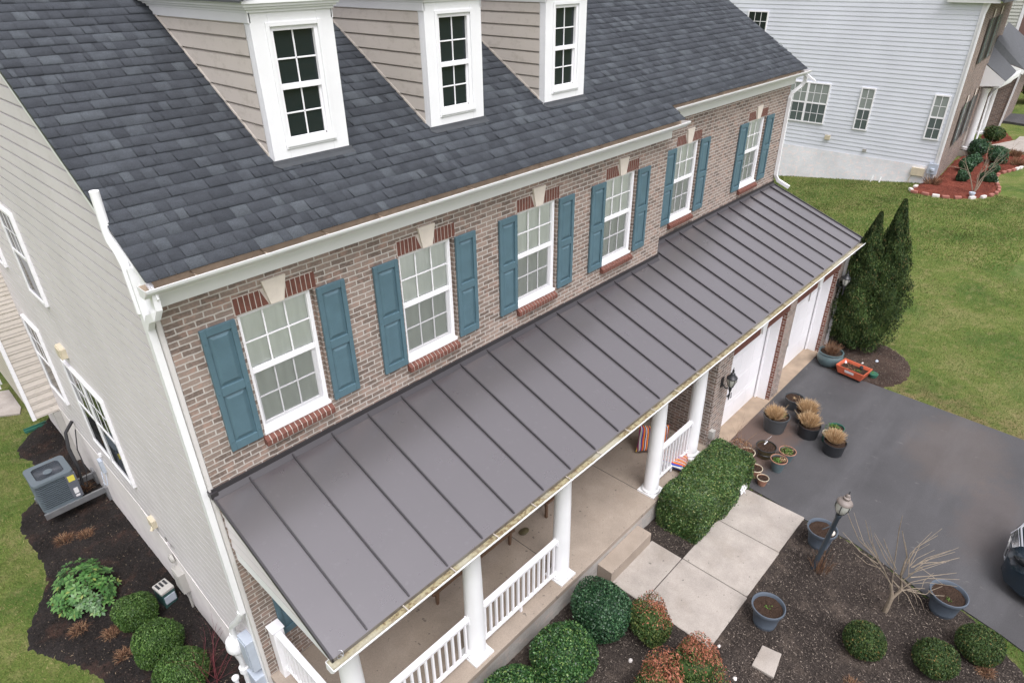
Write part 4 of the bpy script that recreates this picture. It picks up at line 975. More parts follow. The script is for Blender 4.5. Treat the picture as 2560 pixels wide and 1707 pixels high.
def nandina(label, x, y, r, h, seed, bright):
    z = h1(x, y); t = thing('nandina_shrub', label, 'shrub', (x, y, z-.02), 0, 'red tipped nandina shrubs')
    P, D = blob((r, r, h/2), 9000, seed, .4, 44, .45); P[:, 2] += h/2+.02
    tip = D[:, 2]*.55+D[:, 0]*.55-D[:, 1]*.1+np.random.default_rng(seed).normal(0, .33, len(D))
    R = (np.linalg.norm(D, axis=1) > 0)&(tip > .62-bright)
    v1, q1 = leafquads(P[~R], D[~R], .036, .42, .8, upbias=(0, 0, 1)); v2, q2 = ico((r, r, h/2), .66, seed, .2, 30); v2[:, 2] += h/2
    foliage('foliage', [(v1, q1), (v2, q2)], 'nandina_green', t)
    P2 = P[R]*1.04; v3, q3 = leafquads(P2, D[R], .040, .40, .8, upbias=(0, 0, 1)); foliage('red_foliage', [(v3, q3)], 'nandina_red', t)
    MB().tube([(0, 0, -.02), (.01, 0, h*.3)], [.03, .02]).build('stem', 'bark_brown', t)
nandina('red and green nandina beside the dark ball shrub, touching the walkway slab', 4.68, -3.52, .34, .68, 31, .05)
nandina('redder nandina at the bottom edge of the bed, pink tips in its middle', 3.72, -4.22, .37, .80, 32, .25)
nandina('wide nandina with red right side at the corner of the walkway end', 4.42, -4.38, .38, .74, 33, .15)
# clipped hedge
t = thing('clipped_hedge', 'long rectangular clipped green hedge between the porch and the walkway', 'hedge', (7.95, -2.68, 0))
def hedgepts(n, lx, ly, hz, seed):
    r = np.random.default_rng(seed); A = np.array([lx*ly*4, lx*2*hz, lx*2*hz, ly*2*hz, ly*2*hz]); f = r.choice(5, n, p=A/A.sum()); u = r.uniform(-1, 1, n); v = r.uniform(-1, 1, n); P = np.zeros((n, 3)); D = np.zeros((n, 3))
    zz_ = (r.random(n))*hz
    for i in range(5):
        s = f == i
        if i == 0: P[s] = np.stack([u[s]*lx, v[s]*ly, np.full(s.sum(), hz)], 1); D[s] = (0, 0, 1)
        if i in (1, 2): sg = 1 if i == 1 else -1; P[s] = np.stack([u[s]*lx, np.full(s.sum(), sg*ly), zz_[s]], 1); D[s] = (0, sg, 0)
        if i in (3, 4): sg = 1 if i == 3 else -1; P[s] = np.stack([np.full(s.sum(), sg*lx), u[s]*ly, zz_[s]], 1); D[s] = (sg, 0, 0)
    # round the corners and roughen
    e = np.maximum(0, np.abs(P[:, 0])/lx-.86)/.14; e2 = np.maximum(0, np.abs(P[:, 1])/ly-.72)/.28; e3 = np.maximum(0, P[:, 2]/hz-.8)/.2
    q = 1-.03*(e*e2+e*e3+e2*e3); P[:, 0] *= q; P[:, 1] *= 1-.07*(e*e2+e2*e3); P[:, 2] *= 1-.06*(e*e3+e2*e3)
    wv = .025*np.sin(P[:, 0]*5.1+1)+.02*np.sin(P[:, 0]*11+P[:, 1]*7)+.015*np.sin(P[:, 2]*13+P[:, 0]*3)
    P += D*wv[:, None]; P -= D*(r.random(n)**1.8*.09)[:, None]; P += D*(r.random(n) > .97)[:, None]*.04
    return P, D
P, D = hedgepts(44000, 1.13, .47, .90, 5); v1, q1 = leafquads(P, D, .034, .62, .95)
bx = MB().box(-1.04, 1.04, -.40, .40, .05, .80)
V2 = np.array(bx.v); Q2 = np.array(bx.f); foliage('foliage', [(v1, q1), (V2, Q2)], 'hedge_leaf', t)
for i in range(4): MB().tube([(-.8+i*.53, .05, -.02), (-.8+i*.53, 0, .4)], [.03, .02]).build('stem', 'bark_brown', t)
# white plant sign half hidden at the hedge corner
o = MB().box(-.16, .16, -.006, .006, 0, .2).box(-.01, .01, -.004, .004, -.15, 0).build('garden_marker', 'labelw', None); o.location = (8.75, -3.14, .12); o.rotation_euler = (R_(-25), 0, R_(3)); tag(o, 'white marker board leaning at the hedge end beside the walkway', 'marker')
# low dark yews in the right bed
G2 = 'low dark green yew mounds in the mulch bed'
shrub('yew_shrub', 'dark green yew mound nearest the bare pruned tree', 6.68, -6.12, .31, .52, 'yew_leaf', 11000, .034, 41, group=G2, amp=.1, k=26, asp=.4, depth=.34, core=.74, up=(0, 0, 1))
shrub('yew_shrub', 'middle yew mound at the lower edge with browner tips', 7.08, -7.02, .32, .52, 'yew_leaf', 11000, .034, 42, group=G2, amp=.1, k=26, asp=.4, depth=.34, core=.74, up=(0, 0, 1))
shrub('yew_shrub', 'rightmost yew mound in the mulch nearest the driveway', 7.82, -7.46, .33, .50, 'yew_leaf', 11000, .034, 43, group=G2, amp=.1, k=26, asp=.4, depth=.34, core=.74, up=(0, 0, 1))
# boxwoods on the gable side
G3 = 'boxwood balls beside the gable wall'
shrub('boxwood_shrub', 'smallest boxwood ball, next to the green utility pedestal', -.86, 3.42, .37, .66, 'boxwood_leaf', 12000, .034, 51, group=G3, amp=.1, k=30, asp=.45, depth=.34, core=.74, up=(0, 0, 1))
shrub('boxwood_shrub', 'middle boxwood ball between two others by the gable wall', -.83, 2.46, .42, .74, 'boxwood_leaf', 14000, .034, 52, group=G3, amp=.1, k=30, asp=.45, depth=.34, core=.74, up=(0, 0, 1))
shrub('boxwood_shrub', 'boxwood ball at the bottom edge behind the bare red twigs', -.78, 1.66, .42, .74, 'boxwood_leaf', 14000, .034, 53, group=G3, amp=.1, k=30, asp=.45, depth=.34, core=.74, up=(0, 0, 1))
# rhododendron: whorls of large leaves
t = thing('rhododendron', 'broad bright green rhododendron with large leaves in the dark mulch', 'shrub', (-1.28, 4.72, h1(-1.28, 4.72)))
r = np.random.default_rng(61); V = []; Q = []; k = 0; st = MB()
for i in range(150):
    D = r.normal(0, 1, 3); D[2] = abs(D[2])*.9+.1; D /= np.linalg.norm(D); rad = r.uniform(.72, 1.0)
    c = D*np.array([.52, .66, .68])*rad; c[2] += .08
    if i % 6 == 0: st.tube([(0, 0, 0), tuple(c*.5+np.array([0, 0, -.03])), tuple(c)], [.018, .012, .006], 5)
    ax = D+np.array([0, 0, .8]); ax /= np.linalg.norm(ax); u = np.cross(ax, [0, 1, .3]); u /= np.linalg.norm(u); v = np.cross(ax, u)
    nl = r.integers(6, 9); ph = r.uniform(0, 6)
    for j in range(nl):
        a = ph+2*math.pi*j/nl; d = u*math.cos(a)+v*math.sin(a); e = ax*r.uniform(.05, .4); d = d+e; d /= np.linalg.norm(d); s = np.cross(d, ax); ln = r.uniform(.075, .115); wd = ln*.26
        p0 = c+d*.012; mid = p0+d*ln*.5+ax*.006; tip = p0+d*ln-ax*.012
        V += [p0, mid+s*wd-ax*.004, tip, mid-s*wd-ax*.004]; Q.append((k, k+1, k+2, k+3)); k += 4
npmesh('foliage', np.array(V), np.array(Q), 'rhodo_leaf', t); st.build('stem', 'bark_brown', t)
# bare maroon twigs bottom left
t = thing('red_twig_shrub', 'leafless maroon twig shrub in front of the lower boxwood ball', 'shrub', (-.45, 1.35, h1(-.45, 1.35)))
m = MB(); rr = random.Random(5)
def branch(m, p, d, ln, r, depth, rr, spread=.5, seg=4):
    pts = [Vector(p)]; d = Vector(d).normalized(); rs = [r]
    for i in range(seg):
        d = (d+Vector((rr.gauss(0, .13), rr.gauss(0, .13), rr.gauss(0, .08)))).normalized(); pts.append(pts[-1]+d*ln/seg); rs.append(r*(1-.6*(i+1)/seg))
    m.tube(pts, rs, 5)
    if depth:
        for i in range(1, seg+1):
            if rr.random() < .75:
                dd = (d+Vector((rr.gauss(0, spread), rr.gauss(0, spread), rr.gauss(0, spread*.6)))).normalized(); branch(m, pts[i], dd, ln*rr.uniform(.35, .6), rs[i]*.6, depth-1, rr, spread, 3)
for i in range(9):
    a = rr.uniform(0, 6.28); branch(m, (rr.gauss(0, .05), rr.gauss(0, .05), 0), (math.cos(a)*.55, math.sin(a)*.55, 1), rr.uniform(.6, 1.0), .007, 2, rr, .6)
m.build('twigs', 'twig_red', t)
# dead perennials
def wisps(n, r, h, seed, sz=.006, flat=.5):
    rr = np.random.default_rng(seed); V = []; Q = []; k = 0
    for i in range(n):
        a = rr.uniform(0, 6.28); b = rr.uniform(0, 1)**.6*r; p = np.array([math.cos(a)*b*.5, math.sin(a)*b*.5, 0]); d = np.array([math.cos(a+rr.normal(0, .6))*b*flat/r, math.sin(a+rr.normal(0, .6))*b*flat/r, rr.uniform(.4, 1)*h/r]); d = d/np.linalg.norm(d)*rr.uniform(.6, 1.1)*max(h, r*.6)
        s = np.cross(d, rr.normal(0, 1, 3)); s /= np.linalg.norm(s)+1e-9; s *= sz*.5
        q = p+d*.55+np.array([0, 0, .02]); e = p+d+np.array([rr.normal(0, .02), rr.normal(0, .02), -.02])
        V += [p-s, p+s, q+s*.8, q-s*.8, e+s*.4, e-s*.4]; Q += [(k, k+1, k+2, k+3), (k+3, k+2, k+4, k+5)]; k += 6
    return np.array(V), np.array(Q)
for i, (x, y, r_, lab) in enumerate([(-1.58, 4.72, .22, 'brown dead perennial clump left of the big rhododendron'), (-1.62, 4.05, .22, 'rust brown dead perennial below the rhododendron'), (-1.27, 3.55, .2, 'straw brown dead stems between the rhododendron and the small boxwood'), (-1.28, 2.95, .2, 'rusty dead perennial by the lawn edge beside the middle boxwood'), (-1.12, 6.55, .25, 'reddish dead perennial clump above the rhododendron'), (-.78, 6.4, .22, 'golden brown dry clump below the condenser bracket'), (-.35, 7.9, .28, 'tangle of bare brown stems behind the condenser'), (-.5, 9.4, .25, 'brown dead stems in the mulch beyond the condenser'), (5.95, -6.25, .2, 'tan dry grass tuft in the mulch left of the yew mounds'), (7.55, -7.65, .18, 'straw coloured dead tuft between the yew mounds')]):
    t = thing('dead_perennial', lab, 'plant', (x, y, h1(x, y)+.03), 0, 'dead perennials in the beds'); V, Q = wisps(260, r_, .13, i, .006); npmesh('stems', V, Q, 'dead', t)

# arborvitae with two leaders
t = thing('arborvitae', 'tall dark green twin-topped arborvitae at the garage corner', 'tree', (16.32, -2.68, 0))
Rg = np.array([.6818, -.7316]); Fg = np.array([.7274, .6862])
def cone(n, top, base, prof, seed, lean):
    r = np.random.default_rng(seed); u = r.random(n)**.8; a = r.uniform(0, 2*math.pi, n)
    rad = np.interp(u, [p[0] for p in prof], [p[1] for p in prof]); lump = 1+.12*np.sin(a*5+u*19+seed)+.09*np.sin(a*9-u*31)+.07*np.sin(a*3+u*47)
    dd = 1-.28*r.random(n)**1.7; R = rad*lump*dd
    cs = np.interp(u, [0, .35, 1], [base[0], (base[0]*.4+top[0]*.6)*1.0+lean, top[0]]); cf = np.interp(u, [0, 1], [base[1], top[1]])
    s = cs+R*np.cos(a); f = cf+R*np.sin(a); P = np.stack([s*Rg[0]+f*Fg[0], s*Rg[1]+f*Fg[1], base[2]+u*(top[2]-base[2])], 1)
    D = np.stack([np.cos(a)*Rg[0]+np.sin(a)*Fg[0], np.cos(a)*Rg[1]+np.sin(a)*Fg[1], np.full(n, .35)], 1); return P, D
for nm, top, base, prof, seed, lean in (('crown', (.36, .1, 4.28), (.22, -.05, .18), [(0, .45), (.08, .62), (.3, .66), (.55, .5), (.8, .24), (1, .03)], 3, .15), ('crown', (-.27, -.1, 4.02), (-.12, .05, .22), [(0, .42), (.1, .58), (.3, .62), (.55, .46), (.78, .24), (1, .03)], 4, -.12)):
    P, D = cone(26000, top, base, prof, seed, lean); v, q = leafquads(P, D, .06, .42, .55, upbias=(0, 0, 1.4))
    r_ = []; fs = []
    c = MB(); n = 14
    for j in range(9):
        u = j/8; rad = np.interp(u, [p[0] for p in prof], [p[1] for p in prof])*.72; cs = np.interp(u, [0, .35, 1], [base[0], base[0]*.4+top[0]*.6+lean, top[0]]); cf = base[1]+(top[1]-base[1])*u
        for i in range(n):
            a = 2*math.pi*i/n; s = cs+rad*math.cos(a); f = cf+rad*math.sin(a); c.v.append((s*Rg[0]+f*Fg[0], s*Rg[1]+f*Fg[1], base[2]+.06+u*(top[2]-base[2])*.97))
    for j in range(8):
        for i in range(n): c.f.append((j*n+i, j*n+(i+1) % n, (j+1)*n+(i+1) % n, (j+1)*n+i))
    foliage(nm, [(v, q), (np.array(c.v), np.array(c.f))], 'arb_leaf', t)
MB().tube([(0, 0, -.05), (.0, 0, .3), (.08, -.1, 1.2)], [.07, .06, .04]).tube([(-.03, .02, .1), (-.12, .1, 1.2)], [.05, .03]).build('trunk', 'bark_brown', t, smooth=True)

# bare pruned tree (long straight shoots)
t = thing('bare_pruned_tree', 'leafless pruned small tree with long tan shoots in the mulch bed', 'tree', (7.70, -6.19, 0))
TL = [[(-.022, -.03), (-.006, .36), (-.028, .495), (-.105, .717)], [(-.028, .495), (-.108, .782), (-.204, 1.209), (-.378, 2.013), (-.425, 2.327)], [(-.105, .717), (-.227, .892), (-.368, 1.086), (-.575, 1.319), (-.856, 1.628)], [(-.368, 1.086), (-.692, 1.321), (-1.039, 1.701)], [(-.227, .892), (-.416, 1.212), (-.599, 1.463), (-.984, 2.023)], [(-.416, 1.212), (-.53, 1.421), (-.715, 1.745), (-.88, 2.137)], [(-.416, 1.212), (-.744, 1.526), (-.907, 1.828), (-1.013, 2.043)], [(-.226, 1.209), (-.387, 1.479), (-.544, 1.743), (-.714, 2.038)], [(-.164, 1.04), (-.351, 1.294), (-.485, 1.521), (-.64, 1.784)], [(-.006, .36), (.113, .581), (.012, .909), (.009, 1.205), (.008, 1.309), (-.208, 1.845)], [(.012, .909), (.086, 1.141), (.168, 1.306), (.427, 1.455)], [(.086, 1.141), (.256, 1.304), (.65, 1.502)], [(.184, 1.055), (.348, 1.241), (.69, 1.4)], [(.124, .907), (.239, 1.117), (.797, 1.336)], [(.239, 1.117), (.45, 1.145), (.686, 1.141)], [(.112, .95), (.425, .987), (.798, 1.065)], [(.101, .625), (.185, .798), (.421, .902), (.931, .861)], [(.128, .581), (.305, .644), (.459, .63)], [(.21, .557), (.427, .487), (.54, .462), (.588, .55), (.75, .658)], [(-.054, .91), (.301, .555), (.482, .351), (.619, .098)], [(-.099, .803), (.062, .604), (.135, .289)], [(.077, 1.12), (.146, 1.429), (.438, 1.67)], [(.558, .551), (.683, .437), (.854, .423)]]
wood = MB(); shoots = MB(); rr = random.Random(9)
for i, pl in enumerate(TL):
    dz = rr.uniform(-.35, .35)
    pts = []
    for j, (s, z) in enumerate(pl):
        f = dz*max(0, z-.5)*.6
        pts.append((s*Rg[0]+f*Fg[0], s*Rg[1]+f*Fg[1], z))
    if i in (0, 9): wood.tube(pts, [.042, .036, .03, .022, .016, .008][:len(pts)] if i == 0 else [.032, .024, .017, .013, .009, .005], 8)
    else: shoots.tube(pts, [.009+(.004 if i == 1 else 0)]+[.0065]*(len(pts)-2)+[.0035], 6)
for i, pl in enumerate(TL[2:]):
    for q in range(1):
        a = pl[0]; k_ = rr.uniform(.7, 1.05); off = (rr.gauss(0, .09), rr.gauss(0, .06)); dz = rr.uniform(-.9, .9); pts = []
        for j, (s, z) in enumerate(pl):
            u = j/max(1, len(pl)-1); ss = a[0]+(s-a[0])*k_+off[0]*u; zz = a[1]+(z-a[1])*k_+off[1]*u; f = dz*u*.5; pts.append((ss*Rg[0]+f*Fg[0], ss*Rg[1]+f*Fg[1], max(.05, zz)))
        shoots.tube(pts, [.006]+[.0045]*(len(pts)-2)+[.0025], 5)
wood.build('trunk', 'bark', t, smooth=True); shoots.build('branches', 'bark', t, smooth=True)

# lamp post
t = thing('lamp_post', 'black garden lamp post with frosted lantern in the mulch bed', 'lamp post', (7.78, -4.93, 0)); t.rotation_euler = Euler((R_(7*.7316), R_(7*.6818), 0))
LH = 1.42
MB().lathe([(.05, 0), (.042, .02), (.04, LH-.12), (.05, LH-.1), (.05, LH-.06), (.035, LH-.05)], (0, 0, 0), 18).tube([(0, 0, LH-.3), (-.12, .12, LH-.42)], .01).build('post', 'postblack', t, smooth=True)
lm = MB(); lm.lathe([(.035, LH-.05), (.06, LH-.03), (.075, LH)], (0, 0, 0), 18)
for i in range(6):
    a = math.pi*2*i/6; lm.tube([(.072*math.cos(a), .072*math.sin(a), LH), (.128*math.cos(a), .128*math.sin(a), LH+.12), (.132*math.cos(a), .132*math.sin(a), LH+.2)], .007, 5)
lan = lm.build('lantern_frame', 'black', t, smooth=True)
MB().lathe([(.07, LH), (.10, LH+.05), (.124, LH+.13), (.122, LH+.215)], (0, 0, 0), 18).build('lantern_glass', 'frost', t, smooth=True)
MB().lathe([(.128, LH+.205), (.131, LH+.22), (.115, LH+.25), (.085, LH+.272), (.05, LH+.285), (.05, LH+.30), (.058, LH+.31), (.058, LH+.33), (.035, LH+.345), (.04, LH+.36), (.03, LH+.39), (.012, LH+.405)], (0, 0, 0), 24).build('lantern_cap', 'lamp_cap', t, smooth=True)
MB().lathe([(.01, LH+.40), (.014, LH+.415), (.006, LH+.43), (.008, LH+.45), (.002, LH+.47)], (0, 0, 0), 8).build('finial', 'black', t)
tr = thing('wire_trellis', 'rusty wire plant stake with dry vines around the lamp post foot', 'trellis', (7.82, -5.05, 0))
m = MB(); m.tube([(-.08, 0, 0), (.0, -.02, .55)], .006, 5).tube([(.09, .02, 0), (.13, 0, .55)], .006, 5)
for z in (.15, .35, .5): m.tube([(-.06+z*.1, 0, z), (.1+z*.05, 0, z)], .004, 4)
m.build('wire_frame', 'black', tr); V, Q = wisps(120, .22, .45, 99, .005); npmesh('dry_vine', V, Q, 'dead', tr)

# pots
def pot(name, label, x, y, rad, h, m, group, rim='same', z0=.03, bot=.74, soil=True, ribs=False, flare=False):
    t = thing(name, label, 'pot', (x, y, z0), 0, group)
    rb_ = rad*bot
    if flare:
        pr = [(rb_*.97, 0), (rb_, .01), (rb_*1.01, h*.16), (rb_*1.05, h*.17), (rb_*1.05, h*.19), (rb_*1.04, h*.2), (rad*.84, h*.72), (rad*.92, h*.86), (rad, h*.9), (rad*1.0, h), (rad*.95, h*1.005), (rad*.9, h*.97), (rad*.86, h*.84)]
    else:
        pr = [(rb_, 0), (rad*.95, h*.88), (rad, h*.885), (rad*1.01, h), (rad*.95, h), (rad*.92, h*.86)]
    MB().lathe(pr, (0, 0, 0), 36, cap=False).lathe([(rb_*.9, .001), (rb_*.999, .002)], (0, 0, 0), 36).build('bowl', m, t, smooth=True)
    if rim != 'same': MB().lathe([(rad*1.005, h*.93), (rad*1.03, h*1.0), (rad*.95, h*1.01), (rad*.93, h*.95)], (0, 0, 0), 36, cap=False).build('rim', rim, t, smooth=True)
    zs = h*.86
    s = MB(); n = 24; r = random.Random(int(x*100)); R0 = rad*.9
    vs = [(0, 0, zs+.015)]
    for k in range(1, 5):
        for i in range(n):
            a = 2*math.pi*i/n; vs.append((R0*k/4*math.cos(a), R0*k/4*math.sin(a), zs+r.uniform(-.008, .012)))
    fs = [(0, 1+i, 1+(i+1) % n) for i in range(n)]
    for k in range(3):
        for i in range(n): a = 1+k*n+i; b = 1+k*n+(i+1) % n; fs.append((a, a+n, b+n, b))
    s.add(vs, fs).build('soil', 'potsoil', t)
    return t, zs
def strawclump(t, zs, r, h, seed, dx=0, dy=0, n=1300):
    rr = np.random.default_rng(seed); V = []; Q = []; k = 0
    for i in range(n):
        a = rr.uniform(0, 6.28); b = rr.random()**.6; p = np.array([dx+math.cos(a)*b*r*.55, dy+math.sin(a)*b*r*.55, zs]); tilt = b*rr.uniform(.1, .85)
        d = np.array([math.cos(a)*math.sin(tilt), math.sin(a)*math.sin(tilt), math.cos(tilt)])*rr.uniform(.8, 1.1)*h*1.08*(1.35 if rr.random() > .97 else 1)
        s = np.cross(d, rr.normal(0, 1, 3)); s /= np.linalg.norm(s)+1e-9; s *= .0035
        q = p+d*.6; e = p+d+np.array([0, 0, -.03*b])
        V += [p-s, p+s, q+s, q-s, e+s*.4, e-s*.4]; Q += [(k, k+1, k+2, k+3), (k+3, k+2, k+4, k+5)]; k += 6
    npmesh('dry_grass', np.array(V), np.array(Q), 'straw', t)
def sprouts(t, zs, r, h, seed, dx=0, dy=0, n=260, m='sprout', leaf=.03, name='leaves'):
    P, D = blob((r, r, h*.6), n, seed, .4, 10, .5, -.1); P[:, 0] += dx; P[:, 1] += dy; P[:, 2] += zs+.01
    v, q = leafquads(P, D, leaf, .6, .7); npmesh(name, v, q, m, t)
GP = 'plant pots standing on the driveway'
t, z = pot('plant_pot', 'large dark grey pot of straw grass and green sprouts by the garage pier', 11.25, -2.66, .295, .42, 'pot_grey', GP, bot=.76); strawclump(t, z, .2, .26, 1, -.09, .02); sprouts(t, z, .11, .14, 2, .13, -.07); sprouts(t, z, .06, .1, 20, .15, .12, 90)
t, z = pot('plant_pot', 'grey pot of bare soil behind the straw grass pots', 12.42, -2.62, .225, .28, 'pot_grey', GP, bot=.8); sprouts(t, z, .05, .06, 3, 0, 0, 30, 'straw')
t, z = pot('plant_pot', 'black nursery pot of straw grass between the grey pots', 12.02, -3.06, .24, .30, 'pot_black', GP, bot=.82); strawclump(t, z, .2, .27, 4, .03, -.02)
t, z = pot('plant_pot', 'black nursery pot of straw grass in the middle of the group', 11.55, -3.33, .245, .31, 'pot_black', GP, bot=.84); strawclump(t, z, .2, .27, 5, .01, .03)
t, z = pot('plant_pot', 'dark pot of leafy green plants beyond the right straw grass', 11.92, -3.80, .17, .26, 'green_plastic', GP, bot=.8); sprouts(t, z, .15, .17, 6, -.06, .05, 420)
t, z = pot('plant_pot', 'small cream-rimmed pot tucked in front of the leafy green pot', 11.62, -3.72, .11, .24, 'green_plastic', GP, rim='beige', bot=.7); sprouts(t, z, .05, .05, 61, 0, 0, 40)
t, z = pot('plant_pot', 'black nursery pot of straw grass farthest out on the asphalt', 11.32, -3.98, .24, .30, 'pot_black', GP, bot=.84); strawclump(t, z, .19, .25, 7, .04, .04)
t, z = pot('plant_pot', 'brown glazed bowl pot of bare soil with a white tag', 10.20, -2.92, .215, .26, 'pot_brown', GP, rim='black', bot=.7)
MB().box(-.002, .002, -.012, .012, 0, .10, (R_(20), R_(50), 0), (.08, .08, z)).tube([(.08, .08, z+.08), (.2, .0, z+.2)], .003, 4).build('plant_tag', 'labelw', t)
MB().lathe([(.19, z*.5), (.2, z*.55), (.19, z*.6)], (0, 0, 0), 30, cap=False).build('band', 'black', t)
t, z = pot('plant_pot', 'weathered blue clay pot with terracotta rim and low green leaves nearest the hedge', 9.92, -3.32, .17, .30, 'pot_terra_blue', GP, rim='terracotta', bot=.62); sprouts(t, z, .1, .1, 8, -.04, .03, 260); sprouts(t, z, .09, .07, 9, .08, -.05, 160, 'straw', .025, 'dry_leaves')
t, z = pot('plant_pot', 'weathered blue clay pot of yellow-green leaves behind its twin', 10.35, -3.33, .175, .27, 'pot_terra_blue', GP, rim='terracotta', bot=.62); sprouts(t, z, .14, .11, 10, 0, 0, 380); sprouts(t, z, .13, .12, 101, 0, 0, 160, 'straw', .022, 'dry_leaves')
t, z = pot('plant_pot', 'pale-rimmed clay pot half hidden behind the hedge end', 9.75, -2.70, .16, .26, 'terracotta', GP, rim='beige', bot=.65)
t, z = pot('plant_pot', 'pale-rimmed clay pot beside the far hedge corner', 9.42, -3.05, .14, .22, 'terracotta', GP, rim='beige', bot=.65)
t, z = pot('plant_pot', 'small pale-rimmed pot half hidden by the hedge corner at the asphalt', 9.28, -3.28, .12, .18, 'terracotta', GP, rim='beige', bot=.65)
# dry twiggy plant by the threshold
t = thing('dry_hydrangea', 'dry brown twiggy shrub with rusty leaves behind the hedge', 'shrub', (9.45, -2.55, 0))
m = MB(); rr = random.Random(4)
for i in range(12): a = rr.uniform(0, 6.28); branch(m, (rr.gauss(0, .1), rr.gauss(0, .06), 0), (math.cos(a)*.5, math.sin(a)*.4, 1), rr.uniform(.55, 1.0), .005, 1, rr, .5)
m.build('twigs', 'dead', t); sprouts(t, .45, .26, .3, 77, .1, -.05, 900, 'dead', .035, 'dry_leaves')
# teal bowl
t = thing('plant_pot', 'wide glazed teal bowl of brown grass at the right garage jamb', 'pot', (15.0, -2.52, .03), 0, GP)
MB().lathe([(.2, 0), (.22, .01), (.30, .12), (.325, .22), (.315, .30), (.285, .35), (.30, .385), (.315, .40), (.285, .405), (.27, .36)], (0, 0, 0), 40, cap=False).build('bowl', 'pot_teal', t, smooth=True)
MB().lathe([(.001, .36), (.28, .355)], (0, 0, 0), 30, cap=False).build('soil', 'potsoil', t)
V, Q = wisps(420, .26, .3, 12, .006); V[:, 2] += .36; npmesh('dry_grass', V, Q, 'dead', t)
t = thing('white_jug', 'white plastic jug behind the teal bowl and orange planter', 'jug', (15.02, -2.92, .03)); MB().lathe([(.07, 0), (.075, .02), (.075, .15), (.05, .2), (.02, .23), (.02, .26)], (0, 0, 0), 18).build('bottle', 'pvc', t, smooth=True)
# orange wheeled planter
t = thing('orange_planter', 'orange rectangular planter box on small black wheels beside the arborvitae bed', 'planter', (14.80, -3.20, .03), R_(-98))
def frustum(mb, lx, ly, LX, LY, z0, z1, th=.012):
    o0 = [(-lx, -ly, z0), (lx, -ly, z0), (lx, ly, z0), (-lx, ly, z0)]; o1 = [(-LX, -LY, z1), (LX, -LY, z1), (LX, LY, z1), (-LX, LY, z1)]
    i1 = [(p[0]*(1-th*2/LX), p[1]*(1-th*2/LY), z1) for p in o1]; i0 = [(p[0]*.93, p[1]*.93, z0+.05) for p in o0]
    mb.add(o0+o1+i1+i0, [(3, 2, 1, 0), (0, 1, 5, 4), (1, 2, 6, 5), (2, 3, 7, 6), (3, 0, 4, 7), (4, 5, 9, 8), (5, 6, 10, 9), (6, 7, 11, 10), (7, 4, 8, 11), (8, 9, 13, 12), (9, 10, 14, 13), (10, 11, 15, 14), (11, 8, 12, 15), (12, 13, 14, 15)])
m = MB(); frustum(m, .30, .19, .37, .25, .06, .29); m.build('box', 'orange', t, bevel=.008)
MB().quad((-.335, -.215, .21), (.335, -.215, .21), (.335, .215, .21), (-.335, .215, .21)).build('soil', 'potsoil', t)
MB().box(-.12, .12, -.003, .003, -.035, .035, (R_(14), 0, 0), (0, -.238, .2)).build('label_plate', 'labelw', t)
for x in (-.27, .27):
    for y in (-.15, .15): MB().lathe([(.035, -.015), (.035, .015)], (0, 0, 0), 14).build('wheel', 'rubber', t, loc=(x, y, .035)).rotation_euler = (0, R_(90), 0)
sprouts(t, .22, .22, .08, 14, -.1, .0, 240, 'dead', .03); sprouts(t, .22, .1, .08, 15, .12, -.02, 60); MB().lathe([(.05, .22), (.05, .26), (.03, .3)], (.12, .15, 0), 10).build('nursery_pot', 'black', t)
t = thing('green_pot', 'small dark green pot lying at the drive edge behind the orange planter', 'pot', (15.1, -3.62, .03)); MB().lathe([(.09, 0), (.12, .12), (.11, .12)], (0, 0, 0), 16).build('bowl', 'green_plastic', t); sprouts(t, .1, .1, .08, 16, 0, 0, 120)
t = thing('litter', 'crumpled blue and white wrapper on the brown mulch', 'litter', (15.95, -3.45, .06)); V, Q = ico((.05, .04, .03), 1, 4, .5, 12); npmesh('wrapper', V, Q, 'meter_blue', t)
# big slate pots
GB2 = 'big slate blue pots in the mulch bed'
t, z = pot('slate_pot', 'big slate blue pot of bare soil beside the walkway end', 6.13, -4.78, .265, .43, 'pot_blue', GB2, flare=True, bot=.68); sprouts(t, z, .05, .05, 71, 0, 0, 24)
t, z = pot('slate_pot', 'big slate blue pot right behind the lamp post', 8.42, -4.78, .265, .42, 'pot_blue', GB2, flare=True, bot=.68)
o = MB(); V, Q = ico((.07, .05, .04), 1, 9, .3, 12); npmesh('stone', V, Q, 'keystone', t, (.02, -.17, z+.03))
t, z = pot('slate_pot', 'big slate blue pot under the bare tree branches at the drive edge', 8.36, -6.86, .285, .43, 'pot_blue', GB2, flare=True, bot=.68); sprouts(t, z, .06, .05, 72, -.1, -.03, 40)
# stepping stone and pebbles
o = MB().prism([(6.12, -5.04), (5.72, -5.32), (5.24, -5.28), (5.25, -5.02), (5.74, -4.9)][:0] or [(5.68, -4.95), (5.74, -5.24), (5.27, -5.32), (5.24, -4.98)], 'z', .03, .085).build('stepping_stone', 'concrete', None, bevel=.01); tag(o, 'flat pale square stepping stone in the mulch', 'stone')
for i, (x, y, r_, lab) in enumerate([(5.21, -4.45, .03, 'small white pebble at the walkway corner'), (4.87, -4.89, .035, 'white pebble at the bottom edge near the stepping stone'), (7.52, -7.10, .05, 'white stone between two yew mounds'), (4.05, -3.55, .04, 'grey pebble on the dark mulch between ball shrub and nandina'), (15.6, -3.2, .035, 'white pebble in the brown mulch under the arborvitae')]):
    V, Q = ico((r_, r_*.8, r_*.7), 1, 70+i, .3, 14); o = npmesh('pebble', V, Q, 'stone_white', None, (x, y, h1(x, y)+.06)); tag(o, lab, 'stone', 'loose pale stones')
